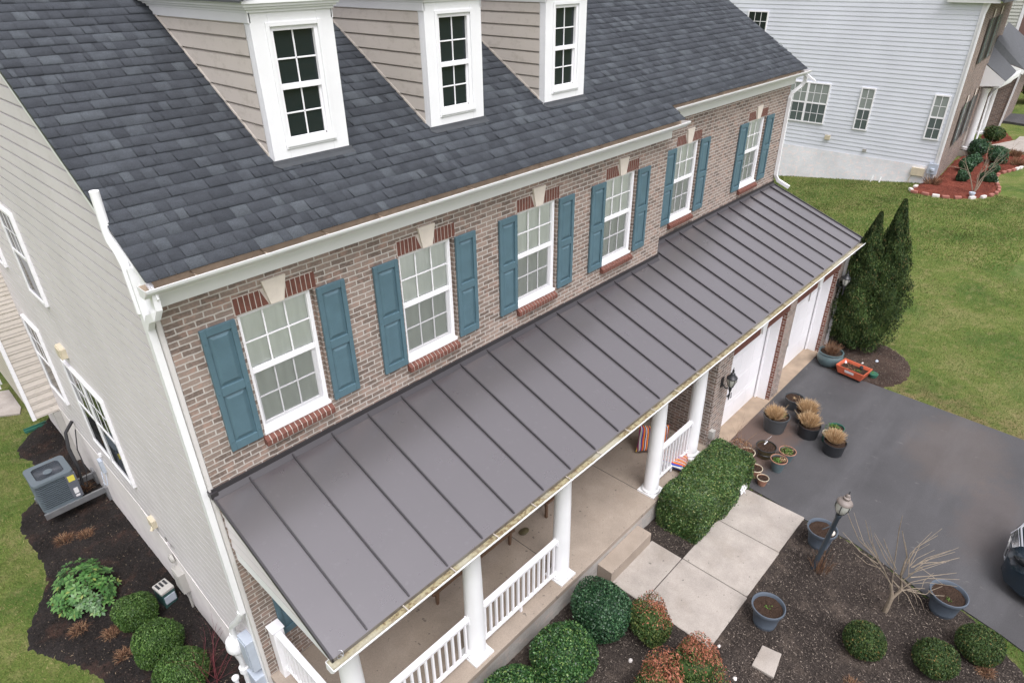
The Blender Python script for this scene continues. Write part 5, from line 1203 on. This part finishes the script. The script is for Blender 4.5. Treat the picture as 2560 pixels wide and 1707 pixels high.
# AC condenser
t = thing('air_conditioner', 'grey air conditioner condenser on steel wall brackets beside the gable wall', 'air conditioner', (-.82, 7.48, -.12))
def rbox(lx, ly, z0, z1, r, n=5):
    pl = []
    for cx, cy, a0 in ((lx-r, ly-r, 0), (-lx+r, ly-r, 90), (-lx+r, -ly+r, 180), (lx-r, -ly+r, 270)):
        for i in range(n+1): a = R_(a0+90*i/n); pl.append((cx+r*math.cos(a), cy+r*math.sin(a)))
    return pl
S1 = .36
MB().prism(rbox(S1-.02, S1-.02, 0, 0, .08), 'z', .03, .66).build('coil', 'ac_dark', t)
m = MB()
for k in range(13): m.prism(rbox(S1, S1, 0, 0, .09), 'z', .05+k*.047, .068+k*.047)
m.build('louvre', 'ac_grey', t)
MB().prism(rbox(S1+.005, S1+.005, 0, 0, .09), 'z', 0, .05).build('base_pan', 'ac_grey', t)
# top with fan opening
m = MB(); pl = rbox(S1+.012, S1+.012, 0, 0, .09); n = len(pl); top = .72
inner = [(.315*math.cos(math.atan2(y, x)), .315*math.sin(math.atan2(y, x))) for x, y in pl]
deep = [(.25*math.cos(math.atan2(y, x)), .25*math.sin(math.atan2(y, x))) for x, y in pl]
vs = [(x, y, .66) for x, y in pl]+[(x, y, top-.02) for x, y in pl]+[(x*.985, y*.985, top) for x, y in pl]+[(x, y, top) for x, y in inner]+[(x, y, .6) for x, y in deep]
fs = [(k*n+i, k*n+(i+1) % n, (k+1)*n+(i+1) % n, (k+1)*n+i) for k in range(3) for i in range(n)]; m.add(vs, fs).build('top_panel', 'ac_grey', t, smooth=True)
m = MB(); m.add([(x, y, top-.004) for x, y in inner]+[(x, y, .52) for x, y in deep], [(i, (i+1) % n, n+(i+1) % n, n+i) for i in range(n)]+[tuple(range(n, 2*n))]).build('fan_shroud', 'ac_dark', t, smooth=True)
m = MB()
for k in range(48): a = 2*math.pi*k/48; m.tube([(.08*math.cos(a), .08*math.sin(a), .685), (.315*math.cos(a), .315*math.sin(a), .705)], .0018, 4)
m.build('fan_grille', 'ac_post', t)
MB().lathe([(.085, .68), (.085, .70), (.06, .705)], (0, 0, 0), 24).build('hub', 'ac_grey', t)
MB().lathe([(.255, .5), (.255, .66)], (0, 0, 0), 24, cap=False).box(-.24, .24, -.03, .03, .6, .61).box(-.03, .03, -.24, .24, .6, .61).build('fan', 'ac_post', t)
MB().box(S1-.17, S1+.014, -S1-.014, -S1+.16, .05, .66).build('corner_panel', 'ac_post', t)
MB().box(S1-.14, S1-.02, -S1-.018, -S1-.014, .48, .62).build('energy_label', 'yellow', t)
MB().box(S1-.12, S1-.04, -S1-.018, -S1-.014, .16, .3).box(S1-.12, S1-.04, -S1-.018, -S1-.014, .08, .13).build('rating_label', 'labelw', t)
MB().box(-.38, .80, -.40, -.35, -.13, .0).box(.74, .80, -.5, -.3, -.3, .05).build('wall_bracket', 'steel', t); MB().box(-.38, .80, .30, .35, -.13, 0).box(.74, .8, .25, .45, -.3, .05).build('wall_bracket', 'steel', t)
MB().tube([(.30, -.05, .2), (.45, -.1, .1), (.5, -.05, .5), (.5, .1, .95), (.58, .3, 1.2), (.78, .42, 1.33)], .035, 8).tube([(.3, -.1, .25), (.5, -.22, .1), (.6, -.2, .5), (.62, 0, .9), (.75, .2, 1.25)], .012, 6).build('refrigerant_line', 'rubber', t, smooth=True)
# pedestal
t = thing('utility_pedestal', 'green utility pedestal with pale grey louvred lid beside the small boxwood', 'utility box', (-.3, 3.52, h1(-.3, 3.5)), R_(8))
MB().box(-.12, .12, -.15, .15, 0, .36).build('body', 'teal_box', t, bevel=.02)
MB().box(-.125, .125, -.155, .155, .36, .42).build('lid', 'meter_grey', t, bevel=.015); m = MB()
for i in range(3): m.box(-.09+i*.07, -.05+i*.07, -.02, .12, .421, .426)
m.build('lid_slot', 'black', t); MB().box(-.1, .1, -.16, -.15, .12, .3).build('front_panel', 'meter_blue', t, bevel=.006)
t = thing('splash_guard', 'green plastic downspout trough lying on the lawn by the rear mulch', 'splash block', (-.36, 11.3, -.53)); MB().box(-.26, .26, -.07, .07, 0, .02).box(-.26, .26, -.07, -.055, .02, .07).box(-.26, .26, .055, .07, .02, .07).build('trough', 'green_plastic', t)

# the parked car, nose towards the garage
CRX, CRY = 10.25, -7.38
t = thing('parked_car', 'dark blue parked car with chrome grille at the right edge of the driveway', 'car', (CRX, CRY, .026))
secs = [  # y back from the nose, half width, z low, z belt, z top of section, hood
    (0.0, .52, .28, .50, .56), (.10, .74, .22, .60, .68), (.35, .86, .18, .70, .80), (.8, .90, .18, .78, .90), (1.4, .91, .18, .84, .96), (1.9, .91, .18, .88, 1.02), (2.6, .91, .18, .90, 1.02), (3.6, .91, .18, .92, 1.02), (4.2, .89, .2, .90, 1.04), (4.7, .82, .25, .8, .95), (4.85, .7, .35, .6, .7)]
m = MB(); n = 12; rows = []
for (d, hw, zl, zb, zt) in secs:
    row = []
    for i in range(n+1):
        u = i/n*2-1
        au = abs(u)
        if au > .8: x = math.copysign(hw, u); z = zl+(zb-zl)*(1-(au-.8)/.2)
        else: x = u/.8*hw*(.999 if au < .8 else 1); z = zb+(zt-zb)*(1-(au/.8)**3)
        row.append((x, -d, z))
    rows.append(row)
for r_ in rows: m.v += r_
for j in range(len(rows)-1):
    for i in range(n): a = j*(n+1)+i; m.f.append((a, a+1, a+n+2, a+n+1))
m.f.append(tuple(range(n+1))); body = m.build('body', 'carpaint', t, smooth=True)
cab = [(1.5, .72, .97), (2.15, .62, 1.40), (3.3, .62, 1.44), (4.3, .66, 1.0)]
m = MB()
for d, hw, z in cab:
    m.v += [(-.84 if z < 1.1 else -hw, -d, z), (.84 if z < 1.1 else hw, -d, z)]
m.v += [(-.86, -2.1, .95), (.86, -2.1, .95), (-.86, -3.4, .95), (.86, -3.4, .95)]
m.f += [(0, 1, 3, 2), (4, 5, 7, 6), (0, 2, 8), (1, 9, 3), (2, 4, 10, 8), (3, 9, 11, 5), (4, 6, 10), (5, 11, 7)]
m.build('window', 'carglass', t, smooth=False)
MB().add([(-.60, -2.2, 1.42), (.60, -2.2, 1.42), (.60, -3.25, 1.46), (-.60, -3.25, 1.46), (-.62, -2.15, 1.40), (.62, -2.15, 1.40), (.62, -3.3, 1.44), (-.62, -3.3, 1.44)], [(0, 1, 2, 3), (4, 5, 1, 0), (5, 6, 2, 1), (6, 7, 3, 2), (7, 4, 0, 3)]).build('roof', 'carpaint', t, smooth=True)
m = MB(); m.tube([(-.46, -.13, .83), (0, -.03, .86), (.46, -.13, .83)], .018, 8)
for k in range(6): m.tube([(-.44+.02*k, -.10+.012*k, .80-.03*k), (0, -.0+.012*k, .82-.03*k), (.44-.02*k, -.10+.012*k, .80-.03*k)], .011, 6)
m.build('grille', 'chrome', t, smooth=True)
MB().tube([(-.72, -.14, .42), (-.6, -.05, .40), (-.3, .02, .385), (.3, .02, .385), (.6, -.05, .40), (.72, -.14, .42)], .014, 6).build('bumper_trim', 'chrome', t, smooth=True)
for s in (-1, 1):
    MB().tube([(s*.56, -.10, .66), (s*.66, -.17, .70), (s*.76, -.30, .745), (s*.80, -.46, .78)], [.03, .055, .05, .02], 10).build('headlight', 'carglass', t, smooth=True)
    MB().lathe([(.04, 0), (.045, .01), (.03, .02)], (0, 0, 0), 16).build('fog_light', 'frost', t, loc=(s*.66, -.10, .38)).rotation_euler = (R_(-90), 0, 0)
    MB().box(s*.93-.05, s*.93+.05, -1.75, -1.62, .95, 1.06).build('mirror', 'carpaint', t, bevel=.02)
    for d in (.85, 3.75):
        wd = thing('wheel', None, None, (s*.82, -d, .31)); wd.parent = t
        MB().lathe([(.2, -.1), (.3, -.1), (.32, -.07), (.32, .07), (.3, .1), (.2, .1)], (0, 0, 0), 30).build('tyre', 'rubber', wd).rotation_euler = (0, R_(90), 0)
        MB().lathe([(.05, -.11), (.2, -.104), (.2, .104), (.05, .11)], (0, 0, 0), 24).build('rim', 'chrome', wd).rotation_euler = (0, R_(90), 0)
pl = MB().box(-.155, .155, -.006, .006, -.078, .078, (R_(-12), 0, 0), (-.05, .03, .56)).build('licence_plate', 'plate', t)
m = MB()
for i in range(6): m.box(-.125+i*.045, -.10+i*.045, -.001, .001, -.03, .03, (R_(-12), 0, 0), (-.05, .038, .56))
m.build('plate_mark', 'ac_post', t)

# ================================================================= NEIGHBOUR
KX = 32.0; kk = (KX+1.8635)/(24+1.8635)
def ny(y24): return -6.668+(y24+6.668)*kk
def nz(z24): return 9.525+(z24-9.525)*kk
nb = thing('blue_siding_house', 'pale blue siding house with white brick base across the lawn', 'house', (0, 0, 0))
yF, yB = ny(-2.0), 17.0
m = MB(); zb0 = 1.45
# siding bottom slopes a little: step it
def stepz(y): return nz(3.45) if y > 2.3 else nz(3.38)
z = nz(3.42); mm = MB()
while z < 11.0:
    z2 = z+.182; mm.quad((KX-.022, yF, z), (KX-.003, yF, z2), (KX-.003, yB, z2), (KX-.022, yB, z)); mm.quad((KX-.003, yF, z), (KX-.022, yF, z), (KX-.022, yB, z), (KX-.003, yB, z)); z += .182
nwall = mm.build('side_siding', 'siding_blue', nb)
MB().box(KX-.004, KX+.1, yF+.03, yB, -1, 11.1).build('side_wall', 'siding_blue', nb)
MB().box(KX-.03, KX+.0, yF, yB, -1, nz(3.42)).build('foundation', 'brick_white', nb)
MB().box(KX-.05, KX+.01, yF-.04, yF+.14, .6, 8.1).build('corner_board', 'vinyl_white', nb)
# front facade, slightly skewed
fx1, fy1 = 38.6, -.12
def fac(s, z, o=0): return (KX+(fx1-KX)*s-o*.1, yF-.02+(fy1-yF)*s-o, z)
MB().quad(fac(0, .3), fac(1, .3), fac(1, 8.2), fac(0, 8.2)).quad((KX, yF, .3), (KX, yF-.02, .3), (KX, yF-.02, 8.2), (KX, yF, 8.2)).build('front_wall', 'brick_far', nb)
for zc in (2.1, 5.55):
    for s0 in (.36, .70):
        MB().quad(fac(s0, zc, .04), fac(s0+.1, zc, .04), fac(s0+.1, zc+1.75, .04), fac(s0, zc+1.75, .04)).build('window', 'glass_pale', nb)
        MB().quad(fac(s0-.075, zc, .06), fac(s0-.01, zc, .06), fac(s0-.01, zc+1.75, .06), fac(s0-.075, zc+1.75, .06)).quad(fac(s0+.11, zc, .06), fac(s0+.175, zc, .06), fac(s0+.175, zc+1.75, .06), fac(s0+.11, zc+1.75, .06)).build('shutter', 'ac_dark', nb)
        a, b_, c_, d_ = fac(s0+.03, zc+1.78, .05), fac(s0+.07, zc+1.78, .05), fac(s0+.08, zc+2.1, .05), fac(s0+.02, zc+2.1, .05); MB().quad(a, b_, c_, d_).build('keystone', 'keystone', nb)
def nwin(y0, y1, z0, z1, cols, dbl=False, top='glass_pale', bot='glass_grey'):
    f = MB(); t_ = .055; x0, x1 = KX-.07, KX-.0; zm = (z0+z1)/2
    f.box(x0, x1, y0, y0+t_, z0, z1).box(x0, x1, y1-t_, y1, z0, z1).box(x0, x1, y0+t_, y1-t_, z0, z0+t_).box(x0, x1, y0+t_, y1-t_, z1-t_, z1).box(x0+.01, x1, y0+t_, y1-t_, zm-.035, zm+.035)
    if dbl: f.box(x0, x1, (y0+y1)/2-.05, (y0+y1)/2+.05, z0+t_, z1-t_)
    w_ = f.build('window', 'vinyl_white', nb)
    MB().box(KX-.045, KX-.025, y0+t_, y1-t_, zm, z1-t_).build('pane', top, w_); MB().box(KX-.045, KX-.025, y0+t_, y1-t_, z0+t_, zm).build('pane', bot, w_)
    g = MB()
    for i in range(1, cols): q = y0+t_+(y1-y0-2*t_)*i/cols; g.box(KX-.052, KX-.0455, q-.011, q+.011, z0+t_, z1-t_)
    for k in (1, 3): z = z0+(z1-z0)*k/4; g.box(KX-.052, KX-.0455, y0+t_, y1-t_, z-.011, z+.011)
    if len(g.v): g.build('grille', 'vinyl_white', w_)
nwin(ny(4.69), ny(5.47), nz(7.92)-1.82, nz(7.92), 3, False, 'glass_dark', 'glass_dark')
nwin(ny(1.97), ny(3.52), nz(4.30), nz(5.69), 6, True)
nwin(ny(.46), ny(.93), nz(4.28), nz(5.69), 2)
nwin(ny(-1.80), ny(-1.34), nz(4.28), nz(5.69), 2)
MB().box(KX-.1, KX, ny(1.62), ny(1.80), nz(3.80), nz(3.96)).build('vent_hood', 'beige', nb, bevel=.01)
MB().box(KX-.08, KX, ny(.30), ny(.42), nz(3.58), nz(3.67)).build('outlet_box', 'meter_grey', nb)
MB().box(KX-.14, KX-.02, -.15, .38, nz(3.07), nz(3.33)).tube([(KX-.06, .3, nz(3.1)), (KX-.06, .4, nz(2.9)), (KX-.06, .35, nz(2.6))], .015).build('service_box', 'beige', nb, bevel=.01)
MB().box(KX-.16, KX-.02, -.62, -.24, nz(3.2), nz(3.55)).lathe([(.09, 0), (.09, .1)], (KX-.16, -.43, nz(3.32)), 14).tube([(KX-.07, -.43, nz(3.2)), (KX-.07, -.43, .75)], .03).build('electric_meter', 'meter_blue', nb, bevel=.01)
MB().tube([(KX-.2, 1.85, nz(2.85)), (KX-.25, 1.9, .42)], .03).build('vent_pipe', 'pvc', nb)
MB().tube([(KX-.2, 1.5, nz(2.85)), (KX-.28, 1.52, .45)], .03).build('vent_pipe', 'pvc', nb)
MB().box(KX-.25, KX+.2, ny(-2.35), ny(-.95), 7.98, 8.14).box(KX-.3, KX+.3, ny(-2.4), ny(-.9), 8.14, 8.22).build('eave_return', 'white', nb)
MB().prism([(ny(-2.45), 8.15), (6.5, 12.6), (17.5, 8.1), (17.5, 7.95), (6.5, 12.4), (ny(-2.45), 8.0)], 'x', KX-.3, KX+14).build('roof', 'shingle_far', nb)
MB().tube([(KX-.12, yF-.1, 8.0), (KX-.1, yF-.02, 7.6), (KX-.1, yF-.02, .8)], .05, square=True).build('downspout', 'white', nb)
# entrance portico
MB().prism([(38.3, -.1), (43.6, .2), (43.6, 1.2), (38.3, 1.2)], 'z', .6, 1.25).box(38.3, 39.6, -.75, -.15, .6, 1.05).build('entrance_step', 'concrete', nb)
for x, y in ((38.55, -.40), (42.9, -.1)):
    MB().lathe([(.24, 0), (.24, .12), (.17, .16), (.16, 2.7), (.2, 2.8), (.22, 2.95)], (x, y, 1.1), 24).build('portico_column', 'white', nb, smooth=True)
MB().add([(38.1, -.2, 4.75), (38.1, -1.15, 4.45), (43.4, -.75, 4.3), (43.4, .3, 4.5), (38.1, .2, 5.4), (43.4, .6, 5.4)], [(0, 1, 2, 3), (1, 2, 5, 4)]).build('portico_roof', 'shingle_far', nb)
MB().add([(38.09, .2, 4.1), (38.09, -1.05, 4.22), (38.09, -1.15, 4.44), (38.09, .2, 5.35)], [(0, 1, 2, 3)]).box(38.2, 43.2, -.95, -.75, 4.1, 4.32).build('portico_gable', 'white', nb)
MB().tube([(43.3, -.9, 4.35), (42.4, -.75, 3.9), (41.2, -.5, 3.75), (39.2, -.6, 3.75), (38.75, -.62, 3.6), (38.55, -.70, 1.3), (38.3, -.9, 1.0)], .05, square=True).build('downspout', 'white', nb)
MB().box(38.6, 46.5, .9, 1.1, .5, 8.0).build('entry_wall', 'brick_far', nb)
# garage wing
MB().quad((47, 1.2, .4), (47, -.25, .4), (47, -.45, 3.9), (47, 1.2, 4.1)).quad((47, -.25, .4), (52, -.1, .4), (52, -.3, 3.9), (47, -.45, 3.9)).build('wing_wall', 'brick_far', nb)
MB().add([(43.6, .75, 4.95), (47.0, -.62, 4.0), (53, -.9, 4.0), (53, 1.8, 6.0), (44, .68, 5.75)], [(0, 1, 2, 3, 4)]).build('wing_roof', 'shingle_far', nb)
MB().add([(43.55, .74, 4.92), (46.95, -.66, 3.97), (46.95, -.62, 3.75), (43.55, .76, 4.72)], [(0, 1, 2, 3)]).add([(46.95, -.66, 3.97), (53, -.95, 3.97), (53, -.95, 3.75), (46.95, -.66, 3.75)], [(0, 1, 2, 3)]).build('fascia', 'white', nb)
MB().tube([(46.9, -.5, 3.8), (46.95, -.35, .9)], .06, square=True).build('downspout', 'white', nb)
# third house
th_ = thing('sage_siding_house', 'distant sage siding and dark brick house at the upper right corner', 'house', (56, 2, 0))
m = MB(); z = 0
while z < 10: m.quad((-.04, -.35, z), (0, -.35, z+.2), (0, 8, z+.2), (-.04, 8, z)); m.quad((0, -.35, z), (-.04, -.35, z), (-.04, 8, z), (0, 8, z)); z += .2
m.build('side_siding', 'siding_far', th_); MB().box(0.01, 6, -.3, 8, -1, 10).build('side_wall', 'siding_far', th_)
MB().box(-.06, .02, -.42, -.24, 0, 10).build('corner_board', 'vinyl_white', th_)
MB().quad((0, -.36, -1), (12, -1.2, -1), (12, -1.2, 10), (0, -.36, 10)).build('front_wall', plain('dark_far_brick', (.10, .05, .04), .9, .2, 6), th_)
w_ = MB().box(-.1, 0, .1, .5, 4.6, 5.5).build('window', 'vinyl_white', th_); MB().box(-.12, -.1, .16, .44, 4.68, 5.42).build('pane', 'glass_grey', w_); MB().box(-.13, -.12, .29, .31, 4.68, 5.42).box(-.13, -.12, .16, .44, 4.92, 4.94).box(-.13, -.12, .16, .44, 5.16, 5.18).build('grille', 'vinyl_white', w_)

# neighbour planting
G5 = 'shrubs in the red mulch bed of the blue house'
for i, (x, y, r_, h, lab) in enumerate([(37.6, -1.9, .62, 1.05, 'biggest dark ball shrub in the red mulch bed'), (38.4, -.9, .62, 1.2, 'tall dark shrub by the portico column of the blue house'), (36.4, -1.15, .42, .8, 'dark shrub behind the bare sapling'), (35.0, -1.2, .5, .9, 'upright dark shrub near the pale blue house corner'), (33.2, -1.45, .40, .62, 'small dark ball shrub closest to the house corner downspout'), (35.6, -2.2, .36, .6, 'round shrub near the curved stone edging'), (33.8, -2.3, .46, .62, 'low round shrub at the front of the red mulch bed'), (42.8, -.8, .7, 1.0, 'grey-green twiggy shrub beyond the neighbour walkway')]):
    shrub('dark_shrub', lab, x, y, r_*.72, h*.78, 'box_leaf_cool' if i != 7 else 'yew_leaf', 2600, .07, 200+i, group=G5, amp=.2)
for i, (x, y, r_, lab) in enumerate([(39.6, -2.4, .35, 'brown bare low shrub by the neighbour walkway'), (37.8, -2.75, .45, 'reddish bare shrub at the right end of the red bed'), (31.8, -.6, .5, 'dry tangle of stems at the blue house corner')]):
    t = thing('bare_shrub', lab, 'shrub', (x, y, h1(x, y)), 0, 'leafless shrubs by the blue house'); V, Q = wisps(220, r_, .45, 300+i, .016); npmesh('stems', V, Q, 'dead', t)
t = thing('bare_sapling', 'bare pale multi-stem sapling in the red mulch bed', 'tree', (31.5, -2.25, h1(31.5, -2.25)))
m = MB(); rr = random.Random(12)
for a in (.2, 2.2, 4.2, 5.4): branch(m, (0, 0, 0), (math.cos(a)*.32, math.sin(a)*.32, 1.2), rr.uniform(1.3, 1.9), .028, 2, rr, .45, 5)
m.build('branches', 'bark', t, smooth=True)
EDGE = smoothpoly([(31.4, -.15), (30.2, -.1), (30.05, -1.0), (30.2, -1.7), (30.9, -2.6), (31.9, -2.98), (32.8, -2.98), (33.8, -2.68), (34.6, -2.48), (35.6, -2.43), (37.1, -2.93), (38.2, -3.13), (39.6, -3.13)], 1)[:-3]
pts = []; acc = 0
for a, b_ in zip(EDGE, EDGE[1:]):
    n = max(1, int(math.dist(a, b_)/.33))
    for i in range(n): pts.append((a[0]+(b_[0]-a[0])*i/n, a[1]+(b_[1]-a[1])*i/n, math.atan2(b_[1]-a[1], b_[0]-a[0])))
rr = random.Random(3)
for i, (x, y, a) in enumerate(pts):
    o = MB().box(-.14, .14, -.07, .07, 0, .13).build('edging_stone', 'stone_white' if (i % 7 in (0, 1) or rr.random() < .15) else 'stone_red', None, bevel=.03); o.location = (x, y, h1(x, y)-.01); o.rotation_euler = (0, 0, a+rr.uniform(-.1, .1))
    w__ = o.data.materials[0] == M['stone_white']
    tag(o, 'white edging stone along the neighbour red mulch bed' if w__ else 'red edging paver along the neighbour red mulch bed', 'edging stone', 'white edging stones' if w__ else 'red edging pavers')
t = thing('spotlight', 'small pale garden spotlight in the red mulch bed', 'light', (30.9, -2.3, h1(30.9, -2.3)+.05)); MB().lathe([(.05, 0), (.12, .12), (.12, .18)], (0, 0, 0), 12).build('lamp_head', 'meter_blue', t)
# dark evergreens beyond
def bigtree(label, x, y, r_, h, seed):
    t = thing('evergreen_tree', label, 'tree', (x, y, h1(x, y)), 0, 'evergreens beyond the neighbour driveway')
    P, D = blob((r_, r_, h/2), 9000, seed, .3, 40, .4, -1); P[:, 2] += h/2+.4; v, q = leafquads(P, D, .22, .5, .8); v2, q2 = ico((r_, r_, h/2), .75, seed, .3, 40); v2[:, 2] += h/2+.4
    foliage('crown', [(v, q), (v2, q2)], 'arb_leaf', t); MB().tube([(0, 0, 0), (0, 0, h*.4)], [.15, .1]).build('trunk', 'bark_brown', t)
bigtree('dark evergreen right of the neighbour garage at the frame edge', 57.5, -1.1, 1.8, 3.6, 401)
bigtree('dark evergreen farther behind beside the distant brick house', 66, -.6, 2.2, 5.0, 402)

# ================================================================= GROUND COVER
def scatter(n, poly, seed, xr=None):
    r = np.random.default_rng(seed); P = np.array(poly); x = r.uniform(P[:, 0].min(), P[:, 0].max(), n); y = r.uniform(P[:, 1].min(), P[:, 1].max(), n); d = sdf(poly, x, y); return x, y, d, r
def chips(name, poly, n, m, seed, size=.03, excl=None, dz=.06):
    x, y, d, r = scatter(n, poly, seed); k = d > .03
    if excl is not None: k &= ~excl(x, y)
    x, y = x[k], y[k]; c = len(x); P = np.stack([x, y, hgt(x, y)+dz+r.uniform(-.004, .01, c)], 1); Nn = np.tile([0, 0, 1.], (c, 1))
    v, q = leafquads(P, Nn, size, .28, .35); return tag(npmesh(name, v, q, m), kind='stuff')
onwalk = lambda x, y: ((x > 5.05) & (x < 8.93) & (y > -4.4) & (y < -3.05)) | ((x > 4.98) & (x < 6.42) & (y > -3.1)) | ((y > -2.2) & (x > 0))
tag(chips('mulch_chips', FRONT_BED, 120000, 'chips', 1, .036, onwalk), 'pale and dark bark chips over the front beds', 'mulch')
tag(chips('mulch_chips', LEFT_BED, 40000, 'chips_dark', 2, .034, lambda x, y: x > -.05), 'black bark chips over the gable side bed', 'mulch')
tag(chips('mulch_chips', smoothpoly(TREE_BED, 1), 9000, 'chips', 3, .035), 'brown chips under the arborvitae', 'mulch')
tag(chips('mulch_chips', smoothpoly(NBED, 1), 14000, 'chips_red', 4, .06), 'red bark chips in the neighbour bed', 'mulch')
def blades(name, x0, x1, y0, y1, n, seed, hh, ww, ex):
    r = np.random.default_rng(seed); x = r.uniform(x0, x1, n); y = r.uniform(y0, y1, n); k = ~ex(x, y); x, y = x[k], y[k]; c = len(x)
    P = np.stack([x, y, hgt(x, y)], 1); a = r.uniform(0, 6.28, c); s = np.stack([np.cos(a), np.sin(a), np.zeros(c)], 1)*ww; up = np.stack([r.normal(0, .5, c), r.normal(0, .5, c), np.ones(c)], 1)*hh*r.uniform(.5, 1.2, c)[:, None]
    V = np.stack([P-s, P+s, P+up], 1).reshape(-1, 3); Q = np.arange(3*c).reshape(-1, 3); return tag(npmesh(name, V, Q, 'blade'), kind='stuff')
tb = smoothpoly(TREE_BED, 1); nbp = smoothpoly(NBED, 1)
def ex_right(x, y): return (x < 14.83-(np.maximum(0, -y-2.5)*.038)) | (sdf(tb, x, y) > -.03) | ((y > -2.3) & (x < 16.4)) | (sdf(nbp, x, y) > -.1)
tag(blades('lawn_grass', 14.4, 24, -9, 9, 150000, 5, .045, .006, ex_right), 'short mown lawn grass right of the driveway', 'grass')
tag(blades('lawn_grass', 24, 32, -5, 9, 60000, 6, .06, .012, ex_right), 'short mown lawn grass in front of the blue house', 'grass')
tag(blades('lawn_grass', -4.2, .0, 1.5, 14, 90000, 7, .04, .005, lambda x, y: sdf(LEFT_BED, x, y) > -.01), 'short lawn grass on the gable side', 'grass')
tag(blades('lawn_grass', 6.8, 9.0, -10, -7.3, 9000, 8, .045, .006, lambda x, y: (sdf(FRONT_BED, x, y) > -.01) | (sdf(DRIVE, x, y) > 0)), 'grass patch at the lower right corner beside the drive', 'grass')
